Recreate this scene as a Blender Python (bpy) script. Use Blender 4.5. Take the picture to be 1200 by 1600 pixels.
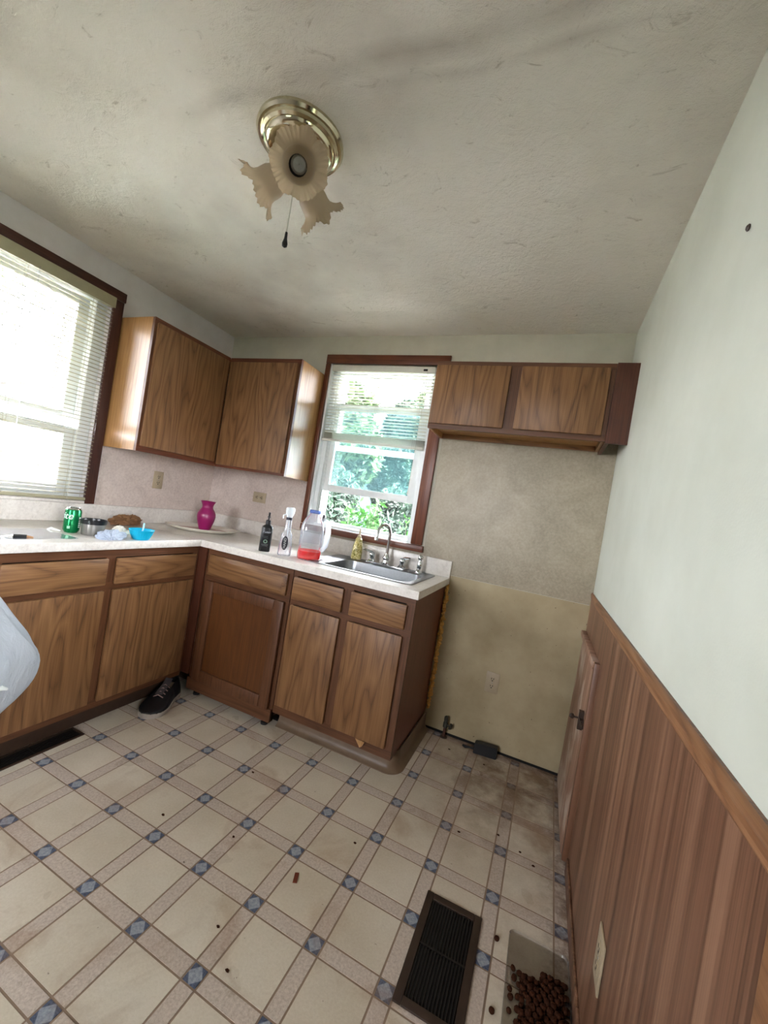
import bpy, bmesh, math, random
import numpy as np
from mathutils import Matrix, Vector

random.seed(7); rng = np.random.default_rng(7)
SC = bpy.context.scene
for o in list(bpy.data.objects): bpy.data.objects.remove(o)
COL = SC.collection
R = math.radians

# ------------------------------------------------------------------ camera, sky, exposure
CAM_POS = (2.4511, -2.4218, 1.2726); YAW, PITCH, ROLL, FPX = 0.3847, 1.5577, 0.1611, 632.70
cd = bpy.data.cameras.new('camera'); cam = bpy.data.objects.new('camera', cd); COL.objects.link(cam)
cd.sensor_fit = 'HORIZONTAL'; cd.sensor_width = 36; cd.lens = FPX / 1200 * 36; cd.clip_start = .02; cd.clip_end = 300
cam.matrix_world = Matrix.Translation(CAM_POS) @ (Matrix.Rotation(YAW, 4, 'Z') @ Matrix.Rotation(PITCH, 4, 'X') @ Matrix.Rotation(ROLL, 4, 'Z'))
SC.camera = cam
wd = bpy.data.worlds.new('overcast_sky'); SC.world = wd; wd.use_nodes = True
bg = wd.node_tree.nodes['Background']; bg.inputs[0].default_value = (.95, .965, 1.03, 1); bg.inputs[1].default_value = 7.0
def portal(name, loc, rot, sx, sy):
    l = bpy.data.lights.new(name, 'AREA'); l.shape = 'RECTANGLE'; l.size = sx; l.size_y = sy; l.cycles.is_portal = True
    o = bpy.data.objects.new(name, l); COL.objects.link(o); o.location = loc; o.rotation_euler = rot
portal('window_portal', (1.297, .15, 1.63), (R(-90), 0, 0), .80, 1.16)      # sky light enters through the two windows
portal('window_portal', (-.15, -1.34, 1.61), (0, R(-90), 0), 1.20, .90)
portal('window_portal', (1.30, -4.75, 1.60), (R(90), 0, 0), .90, 1.0)  # portal for the window added behind the viewer
portal('window_portal', (2.88, -2.365, 1.45), (0, R(90), 0), 1.04, .62)  # portal for the glazing added in the side door
sl = bpy.data.lights.new('sun', 'SUN'); sl.energy = 45; sl.angle = R(2); sl.color = (1, .97, .92)          # sun from the right side of the house lights the yard, not the room
sun = bpy.data.objects.new('sun', sl); COL.objects.link(sun); sun.rotation_euler = Vector((-.68, .05, -.73)).to_track_quat('-Z', 'Y').to_euler()
VS = SC.view_settings; VS.view_transform = 'Standard'; VS.look = 'None'; VS.gamma = 1; VS.use_curve_mapping = False
VS.exposure = 2.76
SC.cycles.transparent_max_bounces = 24; SC.cycles.max_bounces = 14; SC.cycles.diffuse_bounces = 8

# ------------------------------------------------------------------ helpers
W, H, YF = 2.7265, 2.384, -4.6

def lin(h):
    h = h.lstrip('#'); c = [int(h[i:i+2], 16) / 255 for i in (0, 2, 4)]
    return tuple(x / 12.92 if x <= .04045 else ((x + .055) / 1.055) ** 2.4 for x in c) + (1,)

class NT:
    def __init__(s, name):
        s.m = bpy.data.materials.new(name); s.m.use_nodes = True; s.t = s.m.node_tree; s.n = s.t.nodes
        s.b = s.n['Principled BSDF']; s.out = s.n['Material Output']
    def node(s, typ, **kw):
        n = s.n.new(typ)
        for k, v in kw.items(): setattr(n, k, v)
        return n
    def link(s, a, b): s.t.links.new(a, b); return s
    def val(s, sock, v): s.link(v, sock) if hasattr(v, 'links') or isinstance(v, bpy.types.NodeSocket) else setattr(sock, 'default_value', v)
    def coord(s, kind='Object', scale=(1, 1, 1), loc=(0, 0, 0), rand=0):
        if kind == 'World': src = s.node('ShaderNodeNewGeometry').outputs['Position']
        else: src = s.node('ShaderNodeTexCoord').outputs[kind]
        if rand:
            oi = s.node('ShaderNodeObjectInfo'); mm = s.node('ShaderNodeMath', operation='MULTIPLY'); mm.inputs[1].default_value = rand
            s.link(oi.outputs['Random'], mm.inputs[0]); ad = s.node('ShaderNodeVectorMath', operation='ADD')
            s.link(src, ad.inputs[0]); s.link(mm.outputs[0], ad.inputs[1]); src = ad.outputs[0]
        mp = s.node('ShaderNodeMapping'); mp.inputs['Scale'].default_value = scale; mp.inputs['Location'].default_value = loc
        s.link(src, mp.inputs['Vector']); return mp.outputs[0]
    def noise(s, vec, scale=1, detail=3, rough=.5, dist=0, out='Fac'):
        n = s.node('ShaderNodeTexNoise'); n.inputs['Scale'].default_value = scale; n.inputs['Detail'].default_value = detail
        n.inputs['Roughness'].default_value = rough; n.inputs['Distortion'].default_value = dist; s.link(vec, n.inputs['Vector']); return n.outputs[out]
    def ramp(s, fac, stops):
        r = s.node('ShaderNodeValToRGB'); e = r.color_ramp.elements
        while len(e) < len(stops): e.new(.5)
        for i, (p, c) in enumerate(stops): e[i].position = p; e[i].color = c if isinstance(c, tuple) else (c, c, c, 1)
        s.link(fac, r.inputs[0]); return r.outputs[0]
    def math(s, op, a, b=0., c=0.):
        n = s.node('ShaderNodeMath', operation=op); s.val(n.inputs[0], a); s.val(n.inputs[1], b); s.val(n.inputs[2], c); return n.outputs[0]
    def mix(s, fac, a, b, mode='MIX'):
        n = s.node('ShaderNodeMix', data_type='RGBA', blend_type=mode); s.val(n.inputs[0], fac); s.val(n.inputs[6], a); s.val(n.inputs[7], b); return n.outputs[2]
    def bump(s, h, strength=.3, dist=.01):
        b = s.node('ShaderNodeBump'); b.inputs['Strength'].default_value = strength; b.inputs['Distance'].default_value = dist
        s.link(h, b.inputs['Height']); s.link(b.outputs[0], s.b.inputs['Normal'])
    def sep(s, vec):
        n = s.node('ShaderNodeSeparateXYZ'); s.link(vec, n.inputs[0]); return n.outputs
    def fin(s, col=None, rough=.5, metal=0, spec=.5, **kw):
        if col is not None: s.val(s.b.inputs['Base Color'], col)
        s.val(s.b.inputs['Roughness'], rough); s.b.inputs['Metallic'].default_value = metal; s.b.inputs['Specular IOR Level'].default_value = spec
        for k, v in kw.items(): s.val(s.b.inputs[k], v)
        return s.m

def plain(name, h, rough=.5, metal=0, spec=.5, vary=.12, vs=30, bump=0, **kw):
    t = NT(name); n = t.noise(t.coord('Object', rand=5), vs, 3)
    c = lin(h); d = tuple(x * (1 - vary) for x in c[:3]) + (1,); l = tuple(min(1, x * (1 + vary)) for x in c[:3]) + (1,)
    if bump: t.bump(n, bump, .004)
    return t.fin(t.ramp(n, [(.3, d), (.7, l)]), rough, metal, spec, **kw)

def wood(name, dark, mid, light, axis='z', rough=.42, grain=1.0, streak=.5, spec=.4):
    t = NT(name); i = 'xyz'.index(axis)
    def sc(p, a): v = [p, p, p]; v[i] = a; return tuple(v)
    n = t.noise(t.coord('Object', sc(5.5, .8), rand=9), 1, 2.5, .45)
    cath = t.math('POWER', t.math('PINGPONG', t.math('MULTIPLY', n, 30.), 1.), .6)
    fine = t.noise(t.coord('Object', sc(170, 3), rand=9), 1, 4, .65)
    broad = t.noise(t.coord('Object', sc(16, .6), rand=3), 1, 2)
    f = t.math('ADD', t.math('MULTIPLY', cath, .22 * grain), t.math('MULTIPLY', fine, streak))
    f = t.math('ADD', f, t.math('MULTIPLY', broad, .10))
    c = t.ramp(f, [(.22, lin(dark)), (.40, lin(mid)), (.66, lin(light))])
    t.bump(fine, .12, .002)
    return t.fin(c, rough, spec=spec)

def glassy(name, tint=(1, 1, 1, 1), gloss=.08, rough=.02, haze=0., hazec=(.8, .9, .95, 1), facing=True):
    t = NT(name); t.n.remove(t.b)
    tr = t.node('ShaderNodeBsdfTransparent'); tr.inputs[0].default_value = tint
    gl = t.node('ShaderNodeBsdfGlossy'); gl.inputs['Roughness'].default_value = rough
    m = t.node('ShaderNodeMixShader')
    if facing:
        lw = t.node('ShaderNodeFresnel'); lw.inputs[0].default_value = 1.45; f = t.math('ADD', lw.outputs[0], gloss - .04); t.link(f, m.inputs[0])
    else: m.inputs[0].default_value = gloss
    t.link(tr.outputs[0], m.inputs[1]); t.link(gl.outputs[0], m.inputs[2]); last = m
    if haze:
        di = t.node('ShaderNodeBsdfDiffuse'); di.inputs[0].default_value = hazec; tl = t.node('ShaderNodeBsdfTranslucent'); tl.inputs[0].default_value = hazec
        a = t.node('ShaderNodeMixShader'); a.inputs[0].default_value = .6; t.link(di.outputs[0], a.inputs[1]); t.link(tl.outputs[0], a.inputs[2])
        h = t.node('ShaderNodeMixShader'); h.inputs[0].default_value = haze
        t.link(m.outputs[0], h.inputs[1]); t.link(a.outputs[0], h.inputs[2]); last = h
    t.link(last.outputs[0], t.out.inputs[0]); return t.m

def translucent(name, h, mixf=.5, clear=0., rough=.5, wrinkle=0):
    t = NT(name); c = lin(h)
    if wrinkle: t.bump(t.noise(t.coord('Object', (9, 9, 4)), 1, 6, .65, 1.8), wrinkle, .03)
    t.b.inputs['Base Color'].default_value = c; t.b.inputs['Roughness'].default_value = rough
    tl = t.node('ShaderNodeBsdfTranslucent'); tl.inputs[0].default_value = c
    m = t.node('ShaderNodeMixShader'); m.inputs[0].default_value = mixf; t.link(t.b.outputs[0], m.inputs[1]); t.link(tl.outputs[0], m.inputs[2]); last = m
    if clear:
        tr = t.node('ShaderNodeBsdfTransparent'); m2 = t.node('ShaderNodeMixShader'); m2.inputs[0].default_value = clear
        t.link(m.outputs[0], m2.inputs[1]); t.link(tr.outputs[0], m2.inputs[2]); last = m2
    t.link(last.outputs[0], t.out.inputs[0]); return t.m

# bmesh shape helpers ------------------------------------------------
def BM(): return bmesh.new()
def box(bm, x0, x1, y0, y1, z0, z1, bev=0, seg=2):
    x0, x1 = min(x0, x1), max(x0, x1); y0, y1 = min(y0, y1), max(y0, y1); z0, z1 = min(z0, z1), max(z0, z1)
    r = bmesh.ops.create_cube(bm, size=1)['verts']
    for v in r: v.co = Vector((x0 + (v.co.x + .5) * (x1 - x0), y0 + (v.co.y + .5) * (y1 - y0), z0 + (v.co.z + .5) * (z1 - z0)))
    if bev:
        es = list({e for v in r for e in v.link_edges}); bmesh.ops.bevel(bm, geom=es, offset=bev, segments=seg, affect='EDGES', profile=.5)
    return bm
def B(*a, **k): return box(BM(), *a, **k)
def boxes(*ls, bev=0):
    bm = BM()
    for l in ls: box(bm, *l, bev=bev)
    return bm
def lathe(bm, prof, c=(0, 0, 0), seg=24, axis=(0, 0, 1), mod=None, close=False):
    q = Vector((0, 0, 1)).rotation_difference(Vector(axis)).to_matrix(); rings = []
    for k, (r, z) in enumerate(prof):
        ring = []
        for i in range(seg):
            a = 2 * math.pi * i / seg; rr, zz = (r, z) if mod is None else mod(k, a, r, z)
            ring.append(bm.verts.new(Vector(c) + q @ Vector((rr * math.cos(a), rr * math.sin(a), zz))))
        rings.append(ring)
    for a, b in zip(rings, rings[1:]):
        for i in range(seg): bm.faces.new((a[i], a[(i+1) % seg], b[(i+1) % seg], b[i]))
    if close: bm.faces.new(rings[0][::-1]); bm.faces.new(rings[-1])
    return bm
def tube(bm, pts, r, seg=8, cap=True):
    pts = [Vector(p) for p in pts]; n = len(pts); rs = r if isinstance(r, (list, tuple)) else [r] * n; rings = []; u = None
    for i, p in enumerate(pts):
        d = (pts[min(i+1, n-1)] - pts[max(i-1, 0)]).normalized()
        if u is None: u = d.orthogonal().normalized()
        u = (u - d * u.dot(d)).normalized(); w = d.cross(u)
        rings.append([bm.verts.new(p + (u * math.cos(2*math.pi*k/seg) + w * math.sin(2*math.pi*k/seg)) * rs[i]) for k in range(seg)])
    for a, b in zip(rings, rings[1:]):
        for i in range(seg): bm.faces.new((a[i], a[(i+1) % seg], b[(i+1) % seg], b[i]))
    if cap: bm.faces.new(rings[0][::-1]); bm.faces.new(rings[-1])
    return bm
def loft(bm, loops, closed=True, cap0=False, cap1=False):
    rs = [[bm.verts.new(p) for p in l] for l in loops]; n = len(rs[0])
    for a, b in zip(rs, rs[1:]):
        for i in range(n if closed else n - 1): bm.faces.new((a[i], a[(i+1) % n], b[(i+1) % n], b[i]))
    if cap0: bm.faces.new(rs[0][::-1])
    if cap1: bm.faces.new(rs[-1])
    return bm
def rrect(x0, x1, y0, y1, r, z, n=5):
    o = []
    for cx, cy, a0 in ((x1 - r, y1 - r, 0), (x0 + r, y1 - r, 90), (x0 + r, y0 + r, 180), (x1 - r, y0 + r, 270)):
        for k in range(n + 1): a = R(a0 + 90 * k / n); o.append((cx + r * math.cos(a), cy + r * math.sin(a), z))
    return o
def arc(fn, n): return [fn(i / (n - 1)) for i in range(n)]

def mesh_of(bm, name, smooth=True, ang=38):
    bmesh.ops.recalc_face_normals(bm, faces=bm.faces); me = bpy.data.meshes.new(name); bm.to_mesh(me); bm.free()
    if smooth: me.shade_smooth(); me.set_sharp_from_angle(angle=R(ang))
    return me
def tag(o, label=None, cat=None, group=None, kind=None):
    if label: o['label'] = label
    if cat: o['category'] = cat
    if group: o['group'] = group
    if kind: o['kind'] = kind
    return o
def empty(name, loc, label=None, cat=None, group=None, kind=None):
    o = bpy.data.objects.new(name, None); COL.objects.link(o); o.location = loc; o.empty_display_size = .05
    return tag(o, label, cat, group, kind)
def origin(o):
    v = Vector((0, 0, 0))
    while o: v += o.location; o = o.parent
    return v
def part(name, bm, mat, parent, label=None, kind=None, local=False, smooth=True):
    """bm in world coordinates unless local"""
    if not local: bmesh.ops.translate(bm, verts=bm.verts, vec=-origin(parent))
    me = mesh_of(bm, name, smooth); me.materials.append(mat); o = bpy.data.objects.new(name, me); COL.objects.link(o); o.parent = parent
    return tag(o, label, kind=kind)
def pieces(name, ls, mat, parent, label=None, bev=0):
    for l in ls: part(name, B(*l, bev=bev), mat, parent, label)
def single(name, bm, mat, loc, label, cat, group=None, kind=None, smooth=True):
    bmesh.ops.translate(bm, verts=bm.verts, vec=-Vector(loc)); me = mesh_of(bm, name, smooth); me.materials.append(mat)
    o = bpy.data.objects.new(name, me); COL.objects.link(o); o.location = loc; return tag(o, label, cat, group, kind)
def struct(name, bm, mat, label=None, parent=None):
    me = mesh_of(bm, name); me.materials.append(mat); o = bpy.data.objects.new(name, me); COL.objects.link(o)
    if parent: o.parent = parent
    return tag(o, label, kind=None if parent else 'structure')
def dup(o, parent=None):
    c = o.copy(); COL.objects.link(c); c.parent = parent
    for ch in list(o.children): dup(ch, c)
    return c
def text_bm(body, size, extrude=.0002, shear=0):
    cu = bpy.data.curves.new('lettering', 'FONT'); cu.body = body; cu.size = size; cu.extrude = extrude; cu.shear = shear; cu.align_x = 'CENTER'; cu.resolution_u = 3
    to = bpy.data.objects.new('lettering', cu); COL.objects.link(to); bpy.context.view_layer.update()
    me = bpy.data.meshes.new_from_object(to.evaluated_get(bpy.context.evaluated_depsgraph_get()))
    bpy.data.objects.remove(to); bm = BM(); bm.from_mesh(me); bpy.data.meshes.remove(me); return bm

# ------------------------------------------------------------------ materials
M = {}
DK, MD, LT = '4a2712', '6e4122', '8d5c34'
for ax in 'xyz': M['oak_' + ax] = wood('oak_' + ax, '4c311d', '755233', '916c47', ax)
for ax in 'xyz': M['frame_' + ax] = wood('frame_oak_' + ax, '452a19', '603d26', '79533a', ax, grain=.5)
M['oak_dark'] = wood('dark_oak_panel', '4a2a14', '5f3819', '74491f', 'z', grain=.4)  # darker oak tone for carcasses and the recessed panel
M['oak_side'] = wood('side_veneer', '8a6238', 'a97f4e', 'bf9763', 'z', rough=.3, grain=.35)
M['side_red'] = wood('red_veneer', '55301f', '6f4332', '83523e', 'z', grain=.3)
M['filler'] = wood('dark_filler', '3f2016', '55301f', '643a27', 'z', grain=.3)
M['rail'] = wood('chair_rail', '5e3d27', '80583a', '9a7250', 'y', grain=.8)
for ax in 'xyz': M['casing_' + ax] = wood('stained_casing_' + ax, '4a2618', '6b3c26', '855232', ax, rough=.35, grain=.4)
for ax in 'xyz': M['darkcasing_' + ax] = wood('dark_casing_' + ax, '301a16', '4a2b22', '5c382c', ax, rough=.3, grain=.3)
def wainscot():
    t = NT('wood_grain_panelling'); p = t.coord('World', (1, 1, 1)); y = t.sep(p)[1]
    fine = t.noise(t.coord('World', (1, 260, 1.2)), 1, 3, .6); mid = t.noise(t.coord('World', (1, 42, .25)), 1, 3, .6); lo = t.noise(t.coord('World', (1, 9, .2)), 1, 2)
    f = t.math('ADD', t.math('MULTIPLY', fine, .25), t.math('ADD', t.math('MULTIPLY', mid, .5), t.math('MULTIPLY', lo, .25)))
    c = t.ramp(f, [(.38, lin('40291c')), (.49, lin('6f4d39')), (.62, lin('8d6a53'))])
    t.bump(mid, .1, .003); return t.fin(c, .42, spec=.45)
M['wainscot'] = wainscot()
def wornwood():
    t = NT('worn_board'); n = t.noise(t.coord('World', (1, 30, 2)), 1, 4, .6); b = t.noise(t.coord('World', (1, 6, 5)), 1, 4)
    c = t.ramp(n, [(.3, lin('6b4a3a')), (.55, lin('9a7762')), (.75, lin('b59a86'))]); w = t.ramp(b, [(.5, 0.), (.62, 1.)])
    return t.fin(t.mix(w, c, lin('b8a796')), .5)
M['worn'] = wornwood()
def wallpaint(name, h, h2, sc=6, bump=.12):
    t = NT(name); p = t.coord('World'); n = t.noise(p, sc, 5, .6); s = t.noise(p, 160, 2)
    c = t.ramp(n, [(.35, lin(h2)), (.65, lin(h))]); t.bump(s, bump, .003); return t.fin(c, .62, spec=.3)
M['paint_back'] = wallpaint('pale_green_paint', 'c9c6b6', 'bfbcab')
M['paint_left'] = wallpaint('grey_paint', 'd0cdcd', 'c6c2c2')
M['paint_right'] = wallpaint('white_paint', 'cbd0c4', 'c2c7ba', 3)
def cream():
    t = NT('cream_wallboard'); p = t.coord('World'); n = t.noise(p, 3.5, 5, .6); sp = t.noise(p, 55, 3)
    c = t.ramp(n, [(.35, lin('948566')), (.65, lin('ab9d7e'))])
    z = t.sep(p)[2]; spk = t.ramp(sp, [(.25, lin('7a5a3c')), (.31, (1, 1, 1, 1))]); c = t.mix(.8, c, spk, 'MULTIPLY')
    return t.fin(c, .55, spec=.3)
M['cream'] = cream()
def laminate(name, a, b, c3, dirt=False):
    t = NT(name); p = t.coord('World'); n = t.noise(p, 5, 6, .65, 1.2); f = t.noise(p, 75, 4, .7)
    c = t.ramp(t.math('ADD', t.math('MULTIPLY', n, .5), t.math('MULTIPLY', f, .5)), [(.36, lin(a)), (.5, lin(b)), (.64, lin(c3))])
    if dirt:   # grease band left where the range stood
        z = t.sep(p)[2]; band = t.math('SUBTRACT', 1., t.math('ABSOLUTE', t.math('DIVIDE', t.math('SUBTRACT', z, 1.0), .13)))
        k = t.math('MULTIPLY', t.ramp(band, [(0, 0.), (.5, 1.)]), t.ramp(t.noise(p, 90, 4, .75), [(.42, .06), (.64, .42)])); k = t.math('MULTIPLY', k, t.ramp(t.noise(p, 4, 3), [(.35, .35), (.65, 1.)]))
        c = t.mix(k, c, lin('6a5c4a'))
    return t.fin(c, .4, spec=.4)
M['splash'] = laminate('marbled_splash_laminate', 'b0a299', 'c3b5ac', 'd0c4bb')
M['panel'] = laminate('marbled_wall_laminate', '887f6b', '988e79', 'a59b86', True)
M['counter'] = laminate('speckled_worktop_laminate', 'c3bdb6', 'd6d1ca', 'e2ded8')
M['counter'].node_tree.nodes['Principled BSDF'].inputs['Roughness'].default_value = .28
def ceiling_mat():
    t = NT('textured_plaster'); p = t.coord('World'); n1 = t.noise(t.coord('World', (10, 15, 1)), 1, 7, .75, 1.6); n2 = t.noise(p, 38, 5, .75); lo = t.noise(p, 1.6, 4, .6)
    c = t.ramp(lo, [(.3, lin('d4cec4')), (.5, lin('e8e4da')), (.7, lin('efebe3'))])
    pit_shade = t.ramp(n1, [(.3, lin('a89f90')), (.4, (1, 1, 1, 1))]); c = t.mix(.55, c, pit_shade, 'MULTIPLY')  # low spots of the plaster toned darker, relief shading put into the colour
    s = t.sep(p)   # dirty taped joints running across the ceiling
    wob = t.math('MULTIPLY', t.noise(t.coord('World', (2.5, .1, 1)), 1, 2), .10)
    def seam(yc, w, x0, x1, k):
        d = t.math('DIVIDE', t.math('ABSOLUTE', t.math('SUBTRACT', t.math('ADD', s[1], wob), yc)), w)
        m = t.ramp(d, [(0, 1.), (1, 0.)]); g = t.ramp(t.noise(t.coord('World', (5, 5, 1)), 1, 4), [(.35, .25), (.7, 1.)])
        xx = t.math('MULTIPLY', t.ramp(t.math('DIVIDE', t.math('SUBTRACT', s[0], x0), .35), [(0, 0.), (1, 1.)]), t.ramp(t.math('DIVIDE', t.math('SUBTRACT', x1, s[0]), .35), [(0, 0.), (1, 1.)]))
        return t.math('MULTIPLY', t.math('MULTIPLY', m, g), t.math('MULTIPLY', xx, k))
    c = t.mix(seam(-1.485, .04, 1.15, 2.6, .55), c, lin('7d7062')); c = t.mix(seam(-1.42, .022, 1.7, 2.65, .35), c, lin('857a6c'))
    t.bump(t.math('ADD', t.math('MULTIPLY', n1, .7), t.math('MULTIPLY', n2, .6)), .8, .014)
    return t.fin(c, .8, spec=.2)
M['ceiling'] = ceiling_mat()
# floor: stains lie over every tile in world coordinates
def floor_mat(name, kind):
    t = NT(name); p = t.coord('World'); f = t.noise(p, 130, 4, .7); lo = t.noise(p, 2.2, 4, .6)
    if kind == 'tile': c = t.ramp(t.math('ADD', t.math('MULTIPLY', f, .35), t.math('MULTIPLY', lo, .65)), [(.35, lin('bdb19c')), (.62, lin('d3cab9'))])
    if kind == 'band': c = t.ramp(f, [(.35, lin('afa194')), (.65, lin('cdc0b3'))])
    if kind == 'accent':
        o = t.sep(t.coord('Object')); ax, ay = t.math('ABSOLUTE', o[0]), t.math('ABSOLUTE', o[1])
        d = t.math('ADD', ax, ay); k = t.ramp(t.math('DIVIDE', d, .05), [(.44, 1.), (.5, 0.)])
        ck = t.ramp(t.noise(p, 200, 2), [(.35, lin('3b4657')), (.65, lin('55617a'))]); c = t.mix(k, ck, t.ramp(f, [(.35, lin('7b8390')), (.65, lin('a3a9b0'))]))
    s = t.sep(p)
    # brown grime where the range stood and along the right wall
    gx = t.ramp(t.math('DIVIDE', t.math('SUBTRACT', s[0], 1.95), .4), [(0, 0.), (1, 1.)]); gy = t.ramp(t.math('DIVIDE', t.math('ADD', s[1], 1.0), .7), [(0, 0.), (1, 1.)])
    g = t.math('MULTIPLY', t.math('MULTIPLY', gx, gy), t.ramp(t.noise(p, 7, 5, .65), [(.36, .2), (.6, 1.)])); c = t.mix(t.math('MULTIPLY', g, .85), c, lin('65492a'))
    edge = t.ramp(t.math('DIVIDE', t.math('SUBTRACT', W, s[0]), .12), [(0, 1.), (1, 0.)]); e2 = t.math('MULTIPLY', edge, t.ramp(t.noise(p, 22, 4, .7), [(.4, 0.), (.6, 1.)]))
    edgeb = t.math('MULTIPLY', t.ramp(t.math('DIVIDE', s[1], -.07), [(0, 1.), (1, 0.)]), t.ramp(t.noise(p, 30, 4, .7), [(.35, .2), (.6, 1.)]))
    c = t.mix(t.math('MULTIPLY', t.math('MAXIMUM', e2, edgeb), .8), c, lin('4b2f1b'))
    sm = t.ramp(t.noise(t.coord('World', (3, 3, 1), (4.3, 1.7, 0)), 1, 5, .6, .8), [(.56, 0.), (.7, 1.)]); c = t.mix(t.math('MULTIPLY', sm, .42), c, lin('8d6b4b'))
    sp = t.ramp(t.noise(p, 42, 3, .6), [(.24, .75), (.29, 0.)]); c = t.mix(sp, c, lin('4a3626'))
    t.bump(f, .22, .003)
    return t.fin(c, t.ramp(t.noise(p, 4, 3), [(.3, .26), (.7, .46)]), spec=.5)
M['tile'] = floor_mat('cream_vinyl', 'tile'); M['band'] = floor_mat('beige_speckled_vinyl', 'band'); M['accent'] = floor_mat('blue_diamond_vinyl', 'accent')
M['joint'] = plain('brown_joint', '8a7562', .6)
M['white'] = plain('white_vinyl', 'dfe3e2', .35, vary=.03)
M['ivory'] = plain('white_blind', 'd9d8cc', .45, vary=.04); M['cream_blind'] = plain('aged_cream_blind', '9b967a', .45, vary=.04)
M['cord'] = plain('cord', 'b9b7a8', .7)
M['almond'] = plain('almond_plastic', 'a3947a', .4, vary=.05)
M['slot'] = plain('dark_slot', '1c1512', .7)
M['glass'] = glassy('window_glass', gloss=.06)
M['hazy'] = glassy('tinted_window_glass', tint=(.80, .90, .92, 1), gloss=.07, haze=.05, hazec=lin('8fc4cc'))  # bluish tint with a faint milky mix
M['clear'] = glassy('clear_plastic', tint=(.93, .94, .96, 1), gloss=.12, rough=.08, haze=.10, hazec=(.85, .87, .92, 1))
M['milky'] = glassy('milky_plastic', tint=(.9, .93, .95, 1), gloss=.1, rough=.15, haze=.5, hazec=(.92, .95, .97, 1))
M['film'] = glassy('plastic_film', tint=(.95, .97, 1, 1), gloss=.14, rough=.12, haze=.18, hazec=(.75, .82, .95, 1))
M['steel'] = plain('brushed_steel', '8e9193', .33, 1, vary=.06, vs=80)
M['chrome'] = plain('chrome', 'd5d8da', .08, 1, vary=.02)
M['brass'] = plain('aged_polished_brass', 'd3ccb2', .13, 1, vary=.05)
M['black'] = plain('black_plastic', '0d0f12', .3)
M['rubber'] = plain('black_rubber', '121315', .7)
M['cove'] = plain('taupe_cove_vinyl', '6e5a45', .45, vary=.15, vs=12)
M['toe'] = plain('dark_toe_board', '3a281b', .6)
M['gap_shade'] = plain('cavity_shade', '0a0807', .9)  # near-black tone standing in for shade in gaps and hollows
M['registerm'] = plain('brown_register', '33241a', .45, vary=.25, vs=20)
M['bars'] = plain('register_bars', '0c0806', .5)
M['foam'] = plain('expanding_foam', 'c08f45', .8, vary=.3, vs=40, bump=.5)
M['kib'] = plain('kibble', '381d0e', .8, spec=.12, vary=.35, vs=120, bump=.4)
M['frost'] = translucent('frosted_beige_glass', 'b9a88f', .45, rough=.35)
M['bulb'] = plain('bulb_glass', '74746f', .15)
M['bag'] = translucent('white_thin_plastic', 'd4dbe2', .4, .10, .3, .9)

# ------------------------------------------------------------------ setting: floor
fl = struct('floor', B(-.14, W + .14, YF - .14, .14, -.12, -.0014), M['joint'], 'cream sheet floor printed with squares, beige bands and blue diamonds')
P, GX, GY, GT = .2221, .9088, -1.563, -.0149
def clip(poly):
    for ax, val, sgn in ((0, 0.0, 1), (0, W, -1), (1, YF, 1), (1, 0.0, -1)):
        out = []
        for i in range(len(poly)):
            a, b = poly[i - 1], poly[i]; da, db = sgn * (a[ax] - val), sgn * (b[ax] - val)
            if (da >= 0) != (db >= 0): t = da / (da - db); out.append((a[0] + t * (b[0] - a[0]), a[1] + t * (b[1] - a[1])))
            if db >= 0: out.append(b)
        poly = out
        if not poly: return []
    return poly
cg, sg = math.cos(GT), math.sin(GT); cache = {}
def tile(u, v, hu, hv, name, mat):
    cx, cy = GX + cg * u - sg * v, GY + sg * u + cg * v
    pts = [(cx + cg * a * hu - sg * b * hv, cy + sg * a * hu + cg * b * hv) for a, b in ((-1, -1), (1, -1), (1, 1), (-1, 1))]
    cl = clip(pts)
    if len(cl) < 3: return
    area = abs(sum(cl[i-1][0] * cl[i][1] - cl[i][0] * cl[i-1][1] for i in range(len(cl)))) / 2
    if area < 2e-5: return
    if cx < .45 or (cy > -.45 and cx < 1.9) or cy < -3.2: return      # wholly hidden under the cabinets
    whole = len(cl) == 4 and abs(area - 4 * hu * hv) < 1e-7; key = (name, round(hu, 4)) if whole else None
    if key not in cache or key is None:
        bm = BM(); rel = [(x - cx, y - cy) for x, y in cl]
        t = [bm.verts.new((x, y, 0)) for x, y in rel]; b = [bm.verts.new((x, y, -.002)) for x, y in rel]
        bm.faces.new(t); n = len(t)
        for i in range(n): bm.faces.new((t[i], b[i], b[(i+1) % n], t[(i+1) % n]))
        me = mesh_of(bm, name, False); me.materials.append(mat)
        if key: cache[key] = me
    else: me = cache[key]
    o = bpy.data.objects.new(name, me); COL.objects.link(o); o.location = (cx, cy, 0); o.parent = fl
hb, hs, hl = .0215, P / 2 - .0272, P / 2 - .0272
for i in range(-5, 11):
    for j in range(-14, 9):
        u, v = i * P, j * P
        tile(u, v, hb, hb, 'accent_square', M['accent']); tile(u + P/2, v + P/2, hs, hs, 'vinyl_square', M['tile'])
        tile(u + P/2, v, hl, hb, 'beige_strip', M['band']); tile(u, v + P/2, hb, hl, 'beige_strip', M['band'])

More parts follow.
